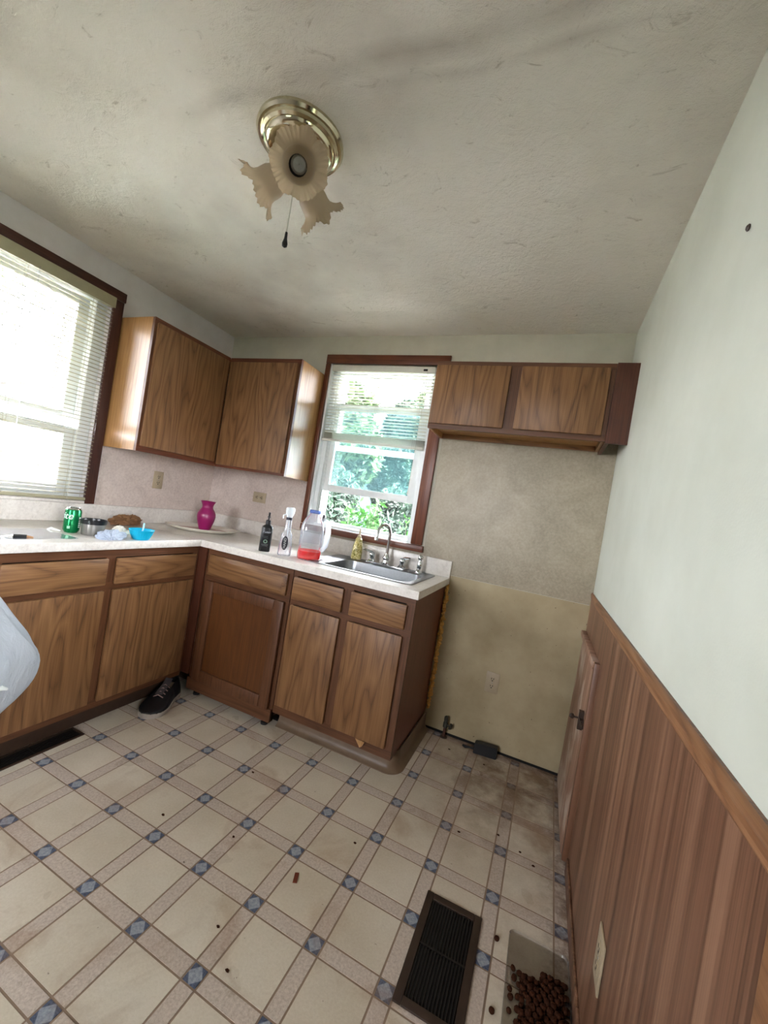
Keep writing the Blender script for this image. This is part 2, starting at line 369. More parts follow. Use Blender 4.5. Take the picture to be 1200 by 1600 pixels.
# walls, ceiling
bx0, bx1, bz0, bz1 = .905, 1.685, 1.065, 2.195          # back window opening
ly0, ly1, lz0, lz1 = -1.76, -.925, 1.03, 2.19            # left window opening
struct('ceiling', B(-.14, W + .14, YF - .14, .14, H, H + .1), M['ceiling'], 'grimy off-white textured plaster ceiling')
wb = struct('wall_back', boxes((-.14, bx0, 0, .14, -.1, H), (bx1, W + .14, 0, .14, -.1, H), (bx0, bx1, 0, .14, -.1, bz0), (bx0, bx1, 0, .14, bz1, H)), M['paint_back'], 'pale green painted wall behind the sink')
part('splash_panel', B(.001, .862, -.003, .001, 1.0145, 1.45), M['splash'], wb, 'pinkish marbled laminate panel under the wall cupboards')
part('laminate_panel', B(1.775, W - .001, -.003, .001, .931, 1.80), M['panel'], wb, 'beige marbled laminate sheet with a greasy band')
part('laminate_panel', B(.86, 1.774, -.0025, .001, 1.0145, 1.05), M['panel'], wb)
part('wallboard', B(1.90, W - .001, -.002, .001, .012, .929), M['cream'], wb, 'stained cream wallboard where the range stood')
part('floor_gap_shade', B(1.96, W - .001, -.0025, .001, -.0005, .014), M['gap_shade'], wb)  # black strip put in for the shade under the wallboard edge
wl = struct('wall_left', boxes((-.14, 0, ly1, .0, -.1, H), (-.14, 0, YF, ly0, -.1, H), (-.14, 0, ly0, ly1, -.1, lz0), (-.14, 0, ly0, ly1, lz1, H)), M['paint_left'], 'grey painted wall with the wide window')
part('splash_panel', B(-.001, .003, -.856, -.001, 1.0145, 1.45), M['splash'], wl, 'pinkish marbled laminate panel beside the wide window')
dy0, dy1 = -2.76, -1.970                                   # doorway in the right wall
wr = struct('wall_right', boxes((W, W + .14, dy1, 0, -.1, H), (W, W + .14, YF, dy0, -.1, H), (W, W + .14, dy0, dy1, 2.05, H)), M['paint_right'], 'white painted wall above wood-grain panelling')
for a, b in ((-.63, -.001), (-1.2415, -.6305), (-1.894, -1.242)):
    part('panelling_sheet', B(W - .006, W + .001, a, b, (.785 if a == -.63 else .001), .9955), M['wainscot'], wr)
struct('wall_front', boxes((-.14, .85, YF - .14, YF, -.1, H), (1.75, W + .14, YF - .14, YF, -.1, H), (.85, 1.75, YF - .14, YF, -.1, 1.1), (.85, 1.75, YF - .14, YF, 2.1, H)), M['paint_left'], 'grey painted wall behind the viewer, opening added for daylight')
t1 = empty('trim_1', (W, -.9, .97), kind='structure'); tag(t1, 'moulded wooden chair rail along the white wall')
bm = BM(); prof = [(0, .964), (-.008, .964), (-.010, .968), (-.008, .975), (-.013, .979), (-.013, .988), (-.007, .994), (0, .996)]
loft(bm, [[(W - .0062 + x, y, z) for x, z in prof] for y in (-1.894, -.30)], True, True, True); part('rail_length', bm, M['rail'], t1)
bm = BM(); loft(bm, [[(W - .0062 + x * .6, y, z + dz) for x, z in prof] for y, dz in ((-.297, -.004), (-.15, .0), (-.03, .008))], True, True, True); part('rail_length', bm, M['rail'], t1, 'short loose end piece of the rail at the corner')
struct('baseboard_right', B(W - .014, W - .0061, -1.894, -.655, .0, .055, bev=.003), M['wainscot'], 'narrow brown baseboard under the panelling')
# doorway on the right: casing, jamb and a leaf with glazing added for daylight
d1 = empty('door_1', (W, -2.3, 0), kind='structure'); tag(d1, 'brown side door in the right wall, orange-brown casing, glass added for daylight')
for nm, a in (('casing', (W - .02, W + .001, -1.968, -1.8945, 0, 2.12)), ('casing', (W - .02, W + .001, dy0 - .07, dy0 - .002, 0, 2.12)), ('casing', (W - .02, W + .001, dy0 - .07, -1.8945, 2.122, 2.19))):
    part(nm, B(*a, bev=.004), M['rail'], d1)
pieces('jamb', ((W + .001, W + .138, -1.990, -1.971, 0, 2.05), (W + .001, W + .138, dy0 + .001, dy0 + .02, 0, 2.05),), M['filler'], d1)
dl = part('door_leaf', boxes((W + .05, W + .09, dy0 + .023, dy0 + .095, .01, 2.045), (W + .05, W + .09, -2.065, -1.993, .01, 2.045), (W + .05, W + .09, dy0 + .095, -2.065, .01, .95), (W + .05, W + .09, dy0 + .095, -2.065, 1.95, 2.045)), M['filler'], d1, 'brown door leaf, upper glazing added to let daylight in')
part('pane', B(W + .068, W + .072, dy0 + .092, -2.062, .947, 1.953), M['glass'], dl)
part('door_knob', lathe(BM(), [(.001, .055), (.02, .05), (.026, .035), (.018, .022), (.01, .015), (.026, .006), (.026, 0)], (W + .05, -2.03, .90), 16, (-1, 0, 0)), M['brass'], dl)
# low access door at the far end of the right wall
d2 = empty('door_2', (W, -.34, 0), kind='structure'); tag(d2, 'low worn brown access door beside the cream wallboard')
bm = BM(); zt = .752
loft(bm, [[(W - .006 - o1, -.045, .012), (W - .006 - o1, -.585, .012), (W - .006 - o2, -.585, zt), (W - .006 - o2, -.045, zt)] for o1, o2 in ((.002, .001), (.022, .012))], True, True, True)
dd = part('door_leaf', bm, M['worn'], d2)
part('trim_strip', B(W - .026, W - .0002, -.622, -.594, .012, .80, bev=.004), M['wainscot'], d2); part('trim_strip', B(W - .030, W - .0002, -.592, -.03, .772, .80, bev=.004), M['worn'], d2)
part('gap_shade_strip', boxes((W - .008, W + .001, -.594, -.03, .752, .772), (W - .008, W + .001, -.594, -.585, .012, .752)), M['gap_shade'], d2)  # dark strips stand for the shaded gaps around the leaf
lt = part('latch', boxes((W - .036, W - .019, -.575, -.50, .527, .548), (W - .040, W - .022, -.548, -.528, .50, .575), (W - .032, W - .018, -.61, -.57, .53, .545)), M['registerm'], d2, 'dark metal latch')
part('latch_knob', lathe(BM(), [(.004, 0), (.004, .018), (.010, .022), (.011, .030), (.006, .036), (.001, .037)], (W - .036, -.53, .54), 12, (-1, 0, 0)), M['registerm'], lt)
# corner strip, loose caulk
struct('trim_2', B(W - .010, W - .0062, -.012, -.002, .79, .955), M['cream'], 'cracked cream caulk strip in the corner')

# ------------------------------------------------------------------ windows
def sash(parent, name, plane, a0, a1, z0, z1, d0, d1, st, rt, rb, glass, label=None):
    """sash frame: a = along the wall, d = depth across it; plane 'y' back wall, 'x' left wall"""
    def bb(p0, p1, q0, q1, e0=d0, e1=d1, bev=.003): return (p0, p1, e0, e1, q0, q1) if plane == 'y' else (e0, e1, p0, p1, q0, q1)
    bm = BM()
    for l in (bb(a0, a0 + st, z0, z1), bb(a1 - st, a1, z0, z1), bb(a0 + st, a1 - st, z0, z0 + rb), bb(a0 + st, a1 - st, z1 - rt, z1)): box(bm, *l, bev=.003)
    s = part(name, bm, M['white'], parent, label); mid = (d0 + d1) / 2
    part('pane', B(*bb(a0 + st - .004, a1 - st + .004, z0 + rb - .004, z1 - rt + .004, mid - .0015, mid + .0015)), glass, s)
    return s
w1 = empty('window_1', (1.295, 0, 1.03), kind='structure'); tag(w1, 'white vinyl window with half-raised sash above the sink')
part('casing', B(.872, .9045, -.018, -.0005, 1.072, 2.19, bev=.003), M['casing_z'], w1); part('casing', B(1.6855, 1.7585, -.018, -.0005, 1.072, 2.19, bev=.003), M['casing_z'], w1)
part('casing', B(.872, 1.752, -.019, -.0005, 2.192, 2.252, bev=.003), M['casing_x'], w1, 'stained head casing'); part('sill', B(.875, 1.772, -.028, -.003, 1.030, 1.070, bev=.004), M['casing_x'], w1, 'stained wooden sill with a knot')
pieces('frame', ((bx0 + .0005, bx0 + .042, .03, .135, bz0, bz1), (bx1 - .042, bx1 - .0005, .03, .135, bz0, bz1), (bx0 + .042, bx1 - .042, .03, .135, bz0 + .0005, bz0 + .02), (bx0 + .042, bx1 - .042, .03, .135, bz1 - .025, bz1 - .0005),), M['white'], w1, bev=.003)
pieces('jamb_liner', ((bx0 + .001, bx0 + .012, -.0, .03, bz0, bz1), (bx1 - .012, bx1 - .001, 0, .03, bz0, bz1), (bx0 + .012, bx1 - .012, 0, .03, bz0 + .0005, bz0 + .008),), M['white'], w1)
for xx in (bx0 + .045, bx0 + .056): part('track', B(xx, xx + .004, .045, .13, bz0 + .02, bz1 - .03), M['white'], w1)
sash(w1, 'sash', 'y', .950, 1.640, 1.318, 1.93, .052, .080, .050, .042, .046, M['hazy'], 'raised lower sash with hazy glass')
M['white_glow'] = translucent('glowing_white_vinyl', 'e6ebea', .5)  # translucency added so the upper sash glows as if lit from outdoors
sash(w1, 'sash', 'y', .952, 1.638, 1.612, 2.168, .090, .116, .045, .04, .038, M['glass']).data.materials[0] = M['white_glow']
part('storm_pane', B(.950, 1.640, .122, .125, bz0 + .025, 1.61), M['glass'], w1)
pieces('storm_frame', ((.948, .968, .119, .129, bz0 + .021, 1.61), (1.622, 1.642, .119, .129, bz0 + .021, 1.61), (.968, 1.622, .119, .129, bz0 + .021, bz0 + .04),), M['white'], w1)
w2 = empty('window_2', (0, -1.34, 1.0), kind='structure'); tag(w2, 'wide white vinyl window with dark stained casing')
part('casing', B(-.0005, .018, -.924, -.868, 1.016, 2.19, bev=.003), M['darkcasing_z'], w2); part('casing', B(-.0005, .018, -1.82, -1.761, 1.016, 2.19, bev=.003), M['darkcasing_z'], w2)
part('casing', B(-.0005, .022, -1.83, -.862, 2.192, 2.245, bev=.003), M['darkcasing_y'], w2, 'dark stained head casing')
part('sill', B(-.02, .026, -1.758, -.927, 1.0155, 1.032, bev=.003), M['counter'], w2, 'dirty pale sill')
pieces('frame', ((-.135, -.03, ly1 - .06, ly1 - .0005, lz0, lz1), (-.135, -.03, ly0 + .0005, ly0 + .06, lz0, lz1), (-.135, -.03, ly0 + .06, ly1 - .06, lz0 + .001, lz0 + .025), (-.135, -.03, ly0 + .06, ly1 - .06, lz1 - .035, lz1 - .0005),), M['white'], w2, bev=.003)
sash(w2, 'sash', 'x', ly0 + .062, ly1 - .062, 1.056, 1.43, -.075, -.045, .055, .045, .05, M['glass'], 'lower sash')
sash(w2, 'sash', 'x', ly0 + .062, ly1 - .062, 1.47, 2.152, -.115, -.085, .055, .045, .045, M['glass'], 'upper sash')
part('screen_bar', B(-.128, -.118, ly0 + .062, ly1 - .062, 1.30, 1.315), M['white'], w2)

w3 = empty('added_window', (1.3, YF, .95), kind='structure'); tag(w3, 'window added behind the viewer to bring in daylight')  # unseen opening, added so daylight reaches the cabinet fronts
sash(w3, 'sash', 'y', .852, 1.748, 1.102, 1.62, YF - .08, YF - .05, .05, .04, .05, M['glass']); sash(w3, 'sash', 'y', .852, 1.748, 1.58, 2.098, YF - .12, YF - .09, .05, .05, .04, M['glass'])
for a in ((.78, .848, YF + .0005, YF + .018, 1.07, 2.1), (1.752, 1.82, YF + .0005, YF + .018, 1.07, 2.1), (.78, 1.82, YF + .0005, YF + .018, 2.102, 2.17), (.77, 1.83, YF + .0005, YF + .04, 1.04, 1.068)): part('casing', B(*a, bev=.003), M['casing_z'], w3)
# venetian blinds
def slat_mesh(length, axis, name='slat', wdt=.025, mat='ivory'):
    bm = BM(); n = 5; L = []
    for s in (0, 1):
        top = [(-wdt/2 + wdt*k/n, .0025 * math.sin(math.pi*k/n)) for k in range(n + 1)]; bot = [(d, z - .0007) for d, z in top[::-1]]
        L.append([((s * length, d, z) if axis == 'x' else (d, s * length, z)) for d, z in top + bot])
    loft(bm, L, True, True, True); me = mesh_of(bm, name); me.materials.append(M[mat]); return me
def add(name, me, parent, loc, rot=(0, 0, 0)):
    o = bpy.data.objects.new(name, me); COL.objects.link(o); o.parent = parent; o.location = loc; o.rotation_euler = rot; return o
b1 = empty('venetian_blind', (.922, .012, 1.66), 'half-lowered white venetian blind over the sink window', 'blind', 'venetian blinds')
L1 = .738
part('headrail', B(.921, .921 + L1, -.006, .028, 2.145, 2.185, bev=.002), M['ivory'], b1)
sm1 = slat_mesh(L1, 'x'); z = 2.128; k = 0
while z > 1.728: add('slat', sm1, b1, (0, 0, z - 1.66), (R(-3 + random.uniform(-3, 3)), R(random.uniform(-.15, .15)), 0)); z -= .0208; k += 1
for q in range(12): add('slat', sm1, b1, (random.uniform(-.002, .002), random.uniform(-.001, .001), .020 + q * .0036))
part('bottom_rail', B(.922, .922 + L1, -.002, .024, 1.66, 1.677, bev=.003), M['ivory'], b1)
for xx in (1.0, 1.29, 1.585):
    pieces('ladder_cord', ((xx, xx + .0014, -.0025, -.0013, 1.66, 2.145), (xx, xx + .0014, .0255, .0267, 1.66, 2.145),), M['cord'], b1)
part('lift_cord', tube(BM(), [(1.615, -.010, 2.15), (1.617, -.011, 1.8), (1.612, -.012, 1.40)], .0012, 5), M['cord'], b1)
part('cord_tassel', lathe(BM(), [(.001, .03), (.003, .026), (.0055, 0), (.001, -.002)], (1.612, -.012, 1.372), 8), M['ivory'], b1)
part('cord_lock', B(1.585, 1.612, -.0085, -.004, 2.155, 2.168), M['slot'], b1)
b2 = empty('venetian_blind', (.026, -1.758, 1.036), 'fully lowered cream venetian blind over the wide left window', 'blind', 'venetian blinds')
L2 = .825
part('headrail', B(.008, .044, -1.758, -1.758 + L2, 2.148, 2.186, bev=.002), M['cream_blind'], b2); part('valance', B(.0445, .047, -1.757, -1.757 + L2, 2.13, 2.1865), M['cream_blind'], b2)
sm2 = slat_mesh(L2, 'y', mat='cream_blind'); z = 2.132
while z > 1.062: add('slat', sm2, b2, (0, random.uniform(-.002, .002), z - 1.036), (0, R(4 + random.uniform(-3, 3)), 0)); z -= .0212
part('bottom_rail', B(.013, .039, -1.758, -1.758 + L2, 1.036, 1.052, bev=.003), M['cream_blind'], b2)
for yy in (-1.03, -1.34, -1.66):
    pieces('ladder_cord', ((.0120, .0132, yy, yy + .0014, 1.04, 2.148), (.0388, .0400, yy, yy + .0014, 1.04, 2.148),), M['cord'], b2)
part('tilt_wand', tube(BM(), [(.050, -1.30, 2.14), (.052, -1.302, 1.6), (.051, -1.30, 1.15)], .0025, 6), M['clear'], b2)

# ------------------------------------------------------------------ base cabinets
FX = .597   # cabinet face plane on the left run (door fronts 18 mm proud); back run mirrors it in y
def slab(bm, *a): return box(bm, *a, bev=.0045, seg=2)
def base_left(label, y0, y1, divs, name='base_cabinet'):
    t = empty(name, (.3, (y0 + y1) / 2, 0), label, 'cabinet', 'oak base cabinets')
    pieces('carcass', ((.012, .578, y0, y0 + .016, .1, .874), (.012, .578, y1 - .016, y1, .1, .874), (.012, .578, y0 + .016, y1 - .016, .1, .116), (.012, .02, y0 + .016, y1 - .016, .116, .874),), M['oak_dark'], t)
    part('toe_board', B(.50, .53, y0, y1, 0, .1), M['toe'], t)
    # face frame
    for z0, z1 in ((.832, .874), (.676, .712), (.100, .142)): part('frame_rail', B(.578, FX, y0, y1, z0, z1), M['frame_y'], t)
    for s0, s1 in divs_st(y0, y1, divs): part('frame_stile', B(.5779, FX - .0002, s0, s1, .1002, .8738), M['frame_z'], t)
    for s0, s1 in cells(y0, y1, divs):
        part('drawer', slab(BM(), FX, .615, s0, s1, .703, .829), M['oak_y'], t); part('door', slab(BM(), FX, .615, s0, s1, .135, .677), M['oak_z'], t)
    part('front_shade_sheet', B(.55, .577, y0 + .03, y1 - .03, .145, .83), M['gap_shade'], t)  # dark sheet behind the fronts, shade of the hollow cabinet as colour
    return t
def divs_st(a, b, divs): return [(a, a + .035)] + [(d - .022, d + .022) for d in divs] + [(b - .035, b)]
def cells(a, b, divs):
    e = [a + .025] + [x for d in divs for x in (d - .021, d + .021)] + [b - .022]; return [(e[i], e[i+1]) for i in range(0, len(e), 2)]
base_left('oak base cabinet with two drawers and two doors under the green can', -1.571, -.612, [-1.122])
base_left('oak base cabinet at the near end of the left run behind the hanging bag', -2.06, -1.575, [])
# corner filler
cf = single('corner_filler', boxes((.5975, .6605, -.6115, -.5985, .125, .874)), M['filler'], (.62, -.6, 0), 'dark brown filler strip in the inner corner between base cabinets', 'filler strip')
FY = -.597
# panelled unit
t = empty('base_cabinet', (.96, -.3, 0), 'dark oak base unit with recessed panel door beside the inner corner', 'cabinet', 'oak base cabinets')
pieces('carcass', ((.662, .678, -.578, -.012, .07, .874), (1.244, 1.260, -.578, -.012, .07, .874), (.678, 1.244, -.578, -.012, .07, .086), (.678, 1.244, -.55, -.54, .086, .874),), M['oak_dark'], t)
pieces('frame_rail', ((.662, 1.260, FY, -.578, .832, .874), (.662, 1.26, FY, -.578, .68, .737), (.662, 1.26, -.612, -.578, .045, .112),), M['frame_x'], t)
pieces('frame_stile', ((.662, .695, FY + .0002, -.5782, .0452, .8738), (1.236, 1.260, FY + .0002, -.5782, .0452, .8738),), M['frame_z'], t)
bm = BM(); loft(bm, [rrect(.690, 1.236, .722, .840, .002, d, 1) for d in (0, .016)] + [rrect(.714, 1.212, .744, .820, .002, .030, 1)], True, False, True)
for v in bm.verts: v.co = Vector((v.co.x, FY - .0002 - v.co.z, v.co.y))
part('drawer', bm, M['oak_x'], t, 'thick bevelled drawer front')
dr = part('door', boxes((.692, .752, -.620, FY, .108, .690), (1.180, 1.240, -.620, FY, .108, .690), (.752, 1.180, -.620, FY, .108, .172), (.752, 1.180, -.620, FY, .630, .690), bev=.005), M['frame_z'], t, 'framed door')
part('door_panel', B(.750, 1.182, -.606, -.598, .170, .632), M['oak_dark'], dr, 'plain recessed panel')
for xx in (.70, 1.20): part('levelling_foot', lathe(BM(), [(.02, 0), (.02, .012), (.008, .016), (.008, .07)], (xx, -.56, 0), 10, close=True), M['rubber'], t)
part('kick_shade', B(.664, 1.258, -.50, -.49, .0, .07), M['gap_shade'], t)  # black board standing in for the shade under this unit
# sink unit
t = empty('base_cabinet', (1.6, -.3, 0), 'oak sink base cabinet with two doors and exposed brown side', 'cabinet', 'oak base cabinets')
pieces('carcass', ((1.264, 1.28, -.578, -.012, .1, .874), (1.28, 1.93, -.578, -.012, .1, .116),), M['oak_dark'], t)
part('side_panel', B(1.930, 1.944, -.5775, -.016, .10, .874), M['side_red'], t, 'reddish brown veneer end panel')
pieces('frame_rail', ((1.264, 1.944, FY, -.578, .840, .874), (1.264, 1.944, FY, -.578, .688, .722), (1.264, 1.944, FY, -.578, .100, .156),), M['frame_x'], t)
pieces('frame_stile', ((1.264, 1.29, FY + .0002, -.5782, .1002, .8738), (1.566, 1.622, FY + .0002, -.5782, .1002, .8738), (1.90, 1.9438, FY + .0002, -.5782, .1002, .8738),), M['frame_z'], t)
for x0, x1 in ((1.276, 1.573), (1.616, 1.909)):
    part('drawer', slab(BM(), x0, x1, -.615, FY, .717, .835), M['oak_x'], t, 'false drawer front')
    part('door', slab(BM(), x0 + .003, x1, -.615, FY, .150, .686), M['oak_z'], t)
part('inner_shade', B(1.29, 1.90, -.577, -.570, .156, .84), M['gap_shade'], t)  # near-black sheet gives the sink cabinet its inner shade
bm = BM(); loft(bm, [[(1.76, -.612, .150), (1.81, -.612, .148), (1.80, -.616, .125), (1.79, -.618, .118)], [(1.76, -.6155, .150), (1.81, -.6155, .148), (1.80, -.6175, .125), (1.79, -.6195, .118)]], True, True, True); part('veneer_splinter', bm, M['oak_side'], t, 'peeling strip of veneer at the door bottom')
path = [(1.264, -.515), (1.90, -.515)] + [(1.90 + .05 * math.sin(a), -.515 + .05 - .05 * math.cos(a)) for a in [i * math.pi / 16 for i in range(1, 8)]] + [(1.95, -.46), (1.952, -.02)]
bm = BM(); L = []
for i, p in enumerate(path):
    a, b = Vector(path[max(i-1, 0)]), Vector(path[min(i+1, len(path)-1)]); d = (b - a).normalized(); n = Vector((d.y, -d.x))
    L.append([(p[0] + n.x * o, p[1] + n.y * o, zz) for o, zz in ((0, .0005), (.034, .0005), (.033, .004), (.016, .014), (.007, .035), (.005, .099), (.003, .1005), (0, .1005))])
loft(bm, L, True, True, True); part('cove_base', bm, M['cove'], t, 'taupe vinyl cove base wrapping the toe space')
bm = BM(); fr = random.Random(3)
for k in range(46):
    zz = .13 + .735 * k / 45; r = fr.uniform(.009, .016)
    lathe(bm, [(.001, -r), (r * .75, -r * .6), (r, 0), (r * .75, r * .6), (.001, r)], (1.948 + fr.uniform(.004, .012) + r * .3, -.006 - r * .55, zz), 7)
for v in bm.verts: v.co += Vector((fr.uniform(-.003, .003), fr.uniform(-.002, .002), fr.uniform(-.003, .003))); v.co.y = min(v.co.y, -.0025); v.co.x = max(v.co.x, 1.9445)
single('foam_bead', bm, M['foam'], (1.955, -.01, .13), 'lumpy yellow expanding foam bead between cabinet side and cream wallboard', 'foam')

# worktop
XC = 1.962
t = empty('worktop', (.6, -.3, .876), 'speckled cream laminate L-shaped worktop with upstand', 'worktop')
def slabs(*ls):
    bm = boxes(*ls); return bm
part('top', slabs((.0005, 1.25, -.634, -.0005, .876, .914), (1.87, XC, -.634, -.0005, .876, .914), (1.25, 1.87, -.634, -.515, .876, .914), (1.25, 1.87, -.065, -.0005, .876, .914)), M['counter'], t)
part('top', B(.0005, .635, -2.06, -.6348, .876, .914, bev=.003), M['counter'], t)
part('upstand', B(.021, XC, -.020, -.0032, .9141, 1.014, bev=.002), M['counter'], t); part('upstand', B(.0032, .0205, -2.06, -.001, .9141, 1.0145, bev=.002), M['counter'], t)

# ------------------------------------------------------------------ wall cupboards
ZB, ZT, DU = 1.36, 2.112, .284
t = empty('wall_cupboard', (.14, -.43, ZB), 'oak wall cupboard with pale glossy end beside the wide window', 'cupboard', 'oak wall cupboards')
pieces('carcass', ((.0035, DU - .02, -.5, -.004, ZB + .012, ZB + .026), (.0035, DU - .02, -.845, -.004, ZT - .016, ZT), (.0035, DU - .02, -.845, -.5, ZB + .012, ZB + .026),), M['oak_side'], t)
part('end_panel', B(.0035, DU - .0195, -.862, -.8465, ZB, ZT), M['oak_side'], t, 'pale glossy veneer end')
pieces('frame_rail', ((DU - .019, DU, -.8615, -.285, ZB, ZB + .04), (DU - .019, DU, -.8615, -.285, ZT - .035, ZT),), M['casing_y'], t)
pieces('frame_stile', ((DU - .019, DU - .0002, -.8618, -.82, ZB + .0002, ZT - .0002), (DU - .019, DU - .0002, -.325, -.2852, ZB + .0002, ZT - .0002),), M['frame_z'], t)
part('door', slab(BM(), DU, DU + .017, -.848, -.306, ZB + .03, ZT - .028), M['oak_z'], t)
part('hollow_shade', B(DU - .03, DU - .0195, -.84, -.30, ZB + .03, ZT - .02), M['gap_shade'], t)  # black sheet behind the door, cupboard shade put into colour
t = empty('wall_cupboard', (.58, -.14, ZB), 'oak wall cupboard with plain door left of the sink window', 'cupboard', 'oak wall cupboards')
XR = .868
pieces('carcass', ((DU + .02, XR - .016, -.265, -.0035, ZB + .012, ZB + .026), (DU + .02, XR - .016, -.265, -.0035, ZT - .016, ZT),), M['oak_side'], t)
part('end_panel', B(XR - .0155, XR, -.2645, -.0035, ZB, ZT), M['oak_side'], t, 'pale veneer end by the window')
pieces('frame_rail', ((DU + .0012, XR, -.284, -.265, ZB, ZB + .03), (DU + .0012, XR, -.284, -.265, ZT - .03, ZT),), M['casing_x'], t)
pieces('frame_stile', ((XR - .035, XR - .0002, -.2838, -.265, ZB + .0002, ZT - .0002), (DU + .0012, DU + .03, -.2838, -.265, ZB + .0002, ZT - .0002),), M['frame_z'], t)
part('door', slab(BM(), .303, .850, -.301, -.284, ZB + .016, ZT - .030), M['oak_z'], t)
part('hollow_shade', B(.31, .85, -.2645, -.255, ZB + .03, ZT - .02), M['gap_shade'], t)  # near-black sheet, shade behind this door as colour
t = empty('wall_cupboard', (2.24, -.14, 1.739), 'low two-door oak wall cupboard right of the sink window', 'cupboard', 'oak wall cupboards')
X0, X1, Z0, Z1 = 1.7625, 2.634, 1.742, 2.108
pieces('carcass', ((X0, X0 + .014, -.274, -.0035, Z0, Z1), (X0 + .014, X1, -.274, -.0035, Z0 + .028, Z0 + .04), (X0 + .014, X1, -.274, -.0035, Z1 - .014, Z1), (X1 - .014, X1, -.274, -.0035, Z0 + .001, Z1),), M['oak_side'], t)
part('hanging_rail', B(X0 + .0145, X1 - .015, -.02, -.0035, Z0, Z0 + .0275), M['oak_x'], t)
pieces('frame_rail', ((X0, X1, -.293, -.2745, Z0 - .002, Z0 + .034), (X0, X1, -.293, -.2745, Z1 - .03, Z1),), M['frame_x'], t)
pieces('frame_stile', ((2.150, 2.226, -.2928, -.2745, Z0, Z1 - .0002), (X0 + .0002, X0 + .02, -.2928, -.2745, Z0, Z1 - .0002), (2.606, X1 - .0002, -.2928, -.2745, Z0, Z1 - .0002),), M['frame_z'], t)
for x0, x1 in ((1.766, 2.160), (2.212, 2.612)): part('door', slab(BM(), x0, x1, -.309, -.2932, 1.764, 2.084), M['oak_z'], t)
part('hollow_shade', B(X0 + .02, X1 - .02, -.274, -.266, Z0 + .045, Z1 - .02), M['gap_shade'], t)  # dark sheet for the shade behind the low doors
part('filler_panel', boxes((X1 + .0005, W - .0005, -.305, -.287, Z0 - .012, Z1), (X1 + .0005, X1 + .017, -.287, -.0035, Z0 - .012, Z1)), M['filler'], t, 'dark brown filler board against the white wall')

# ------------------------------------------------------------------ sink and taps
t = empty('kitchen_sink', (1.56, -.29, .914), 'stainless steel drop-in sink below the window', 'sink')
bm = BM()
loft(bm, [rrect(1.228, 1.888, -.532, -.048, .03, .9145), rrect(1.230, 1.886, -.530, -.050, .03, .9185), rrect(1.242, 1.874, -.518, -.062, .028, .9195), rrect(1.246, 1.870, -.514, -.066, .028, .9170),
     rrect(1.338, 1.852, -.498, -.150, .07, .9170), rrect(1.345, 1.845, -.491, -.157, .065, .9120), rrect(1.352, 1.838, -.484, -.164, .06, .86), rrect(1.362, 1.828, -.474, -.174, .06, .77), rrect(1.39, 1.80, -.446, -.202, .05, .752)], True, False, True)
part('basin', bm, M['steel'], t)
part('drain', lathe(BM(), [(.045, .7525), (.045, .755), (.036, .757), (.03, .7535), (.001, .7535)], (1.6, -.32, 0), 20), M['chrome'], t)
fy = -.100
t = empty('sink_faucet', (1.575, fy, .917), 'chrome gooseneck faucet with two lever handles behind the sink', 'faucet')
part('deck_plate', boxes((1.455, 1.705, fy - .026, fy + .026, .9172, .926), bev=.004), M['chrome'], t)
part('spout_base', lathe(BM(), [(.026, .926), (.026, .932), (.019, .938), (.017, .950), (.022, .958), (.022, .968), (.015, .978), (.012, .99)], (1.575, fy, 0), 16, close=True), M['chrome'], t)
sp = [(1.575, fy, .98), (1.575, fy, 1.06), (1.575, fy, 1.10)] + [(1.575 - .0 - .055 * .35 * (1 - math.cos(a)), fy - .055 * (1 - math.cos(a)), 1.105 + .060 * math.sin(a)) for a in [i * math.pi / 12 for i in range(1, 13)]] + [(1.535, fy - .112, 1.085)]
part('spout', tube(BM(), sp, .0095, 12), M['chrome'], t); part('aerator', lathe(BM(), [(.011, 0), (.0125, -.003), (.0125, -.022), (.010, -.024)], (1.535, fy - .112, 1.092), 12, close=True), M['chrome'], t)
for hx, dx in ((1.480, -1), (1.680, 1)):
    h = part('handle', lathe(BM(), [(.024, .926), (.024, .932), (.015, .940), (.014, .952), (.019, .962), (.019, .972), (.013, .980), (.001, .985)], (hx, fy, 0), 16), M['chrome'], t)
    part('lever', tube(BM(), [(hx, fy, .978), (hx + dx * .02, fy - .012, .988), (hx + dx * .055, fy - .03, .994)], [.008, .007, .005], 8), M['chrome'], h)
t = empty('side_sprayer', (1.79, fy, .917), 'chrome hand sprayer standing right of the faucet', 'sprayer')
part('collar', lathe(BM(), [(.022, .9172), (.022, .922), (.015, .932), (.013, .938)], (1.79, fy, 0), 14, close=True), M['chrome'], t)
part('wand', lathe(BM(), [(.010, .935), (.015, .955), (.016, .97), (.011, .985), (.010, .992), (.016, 1.0), (.016, 1.012), (.010, 1.022), (.001, 1.024)], (1.79, fy, 0), 14), M['chrome'], t)

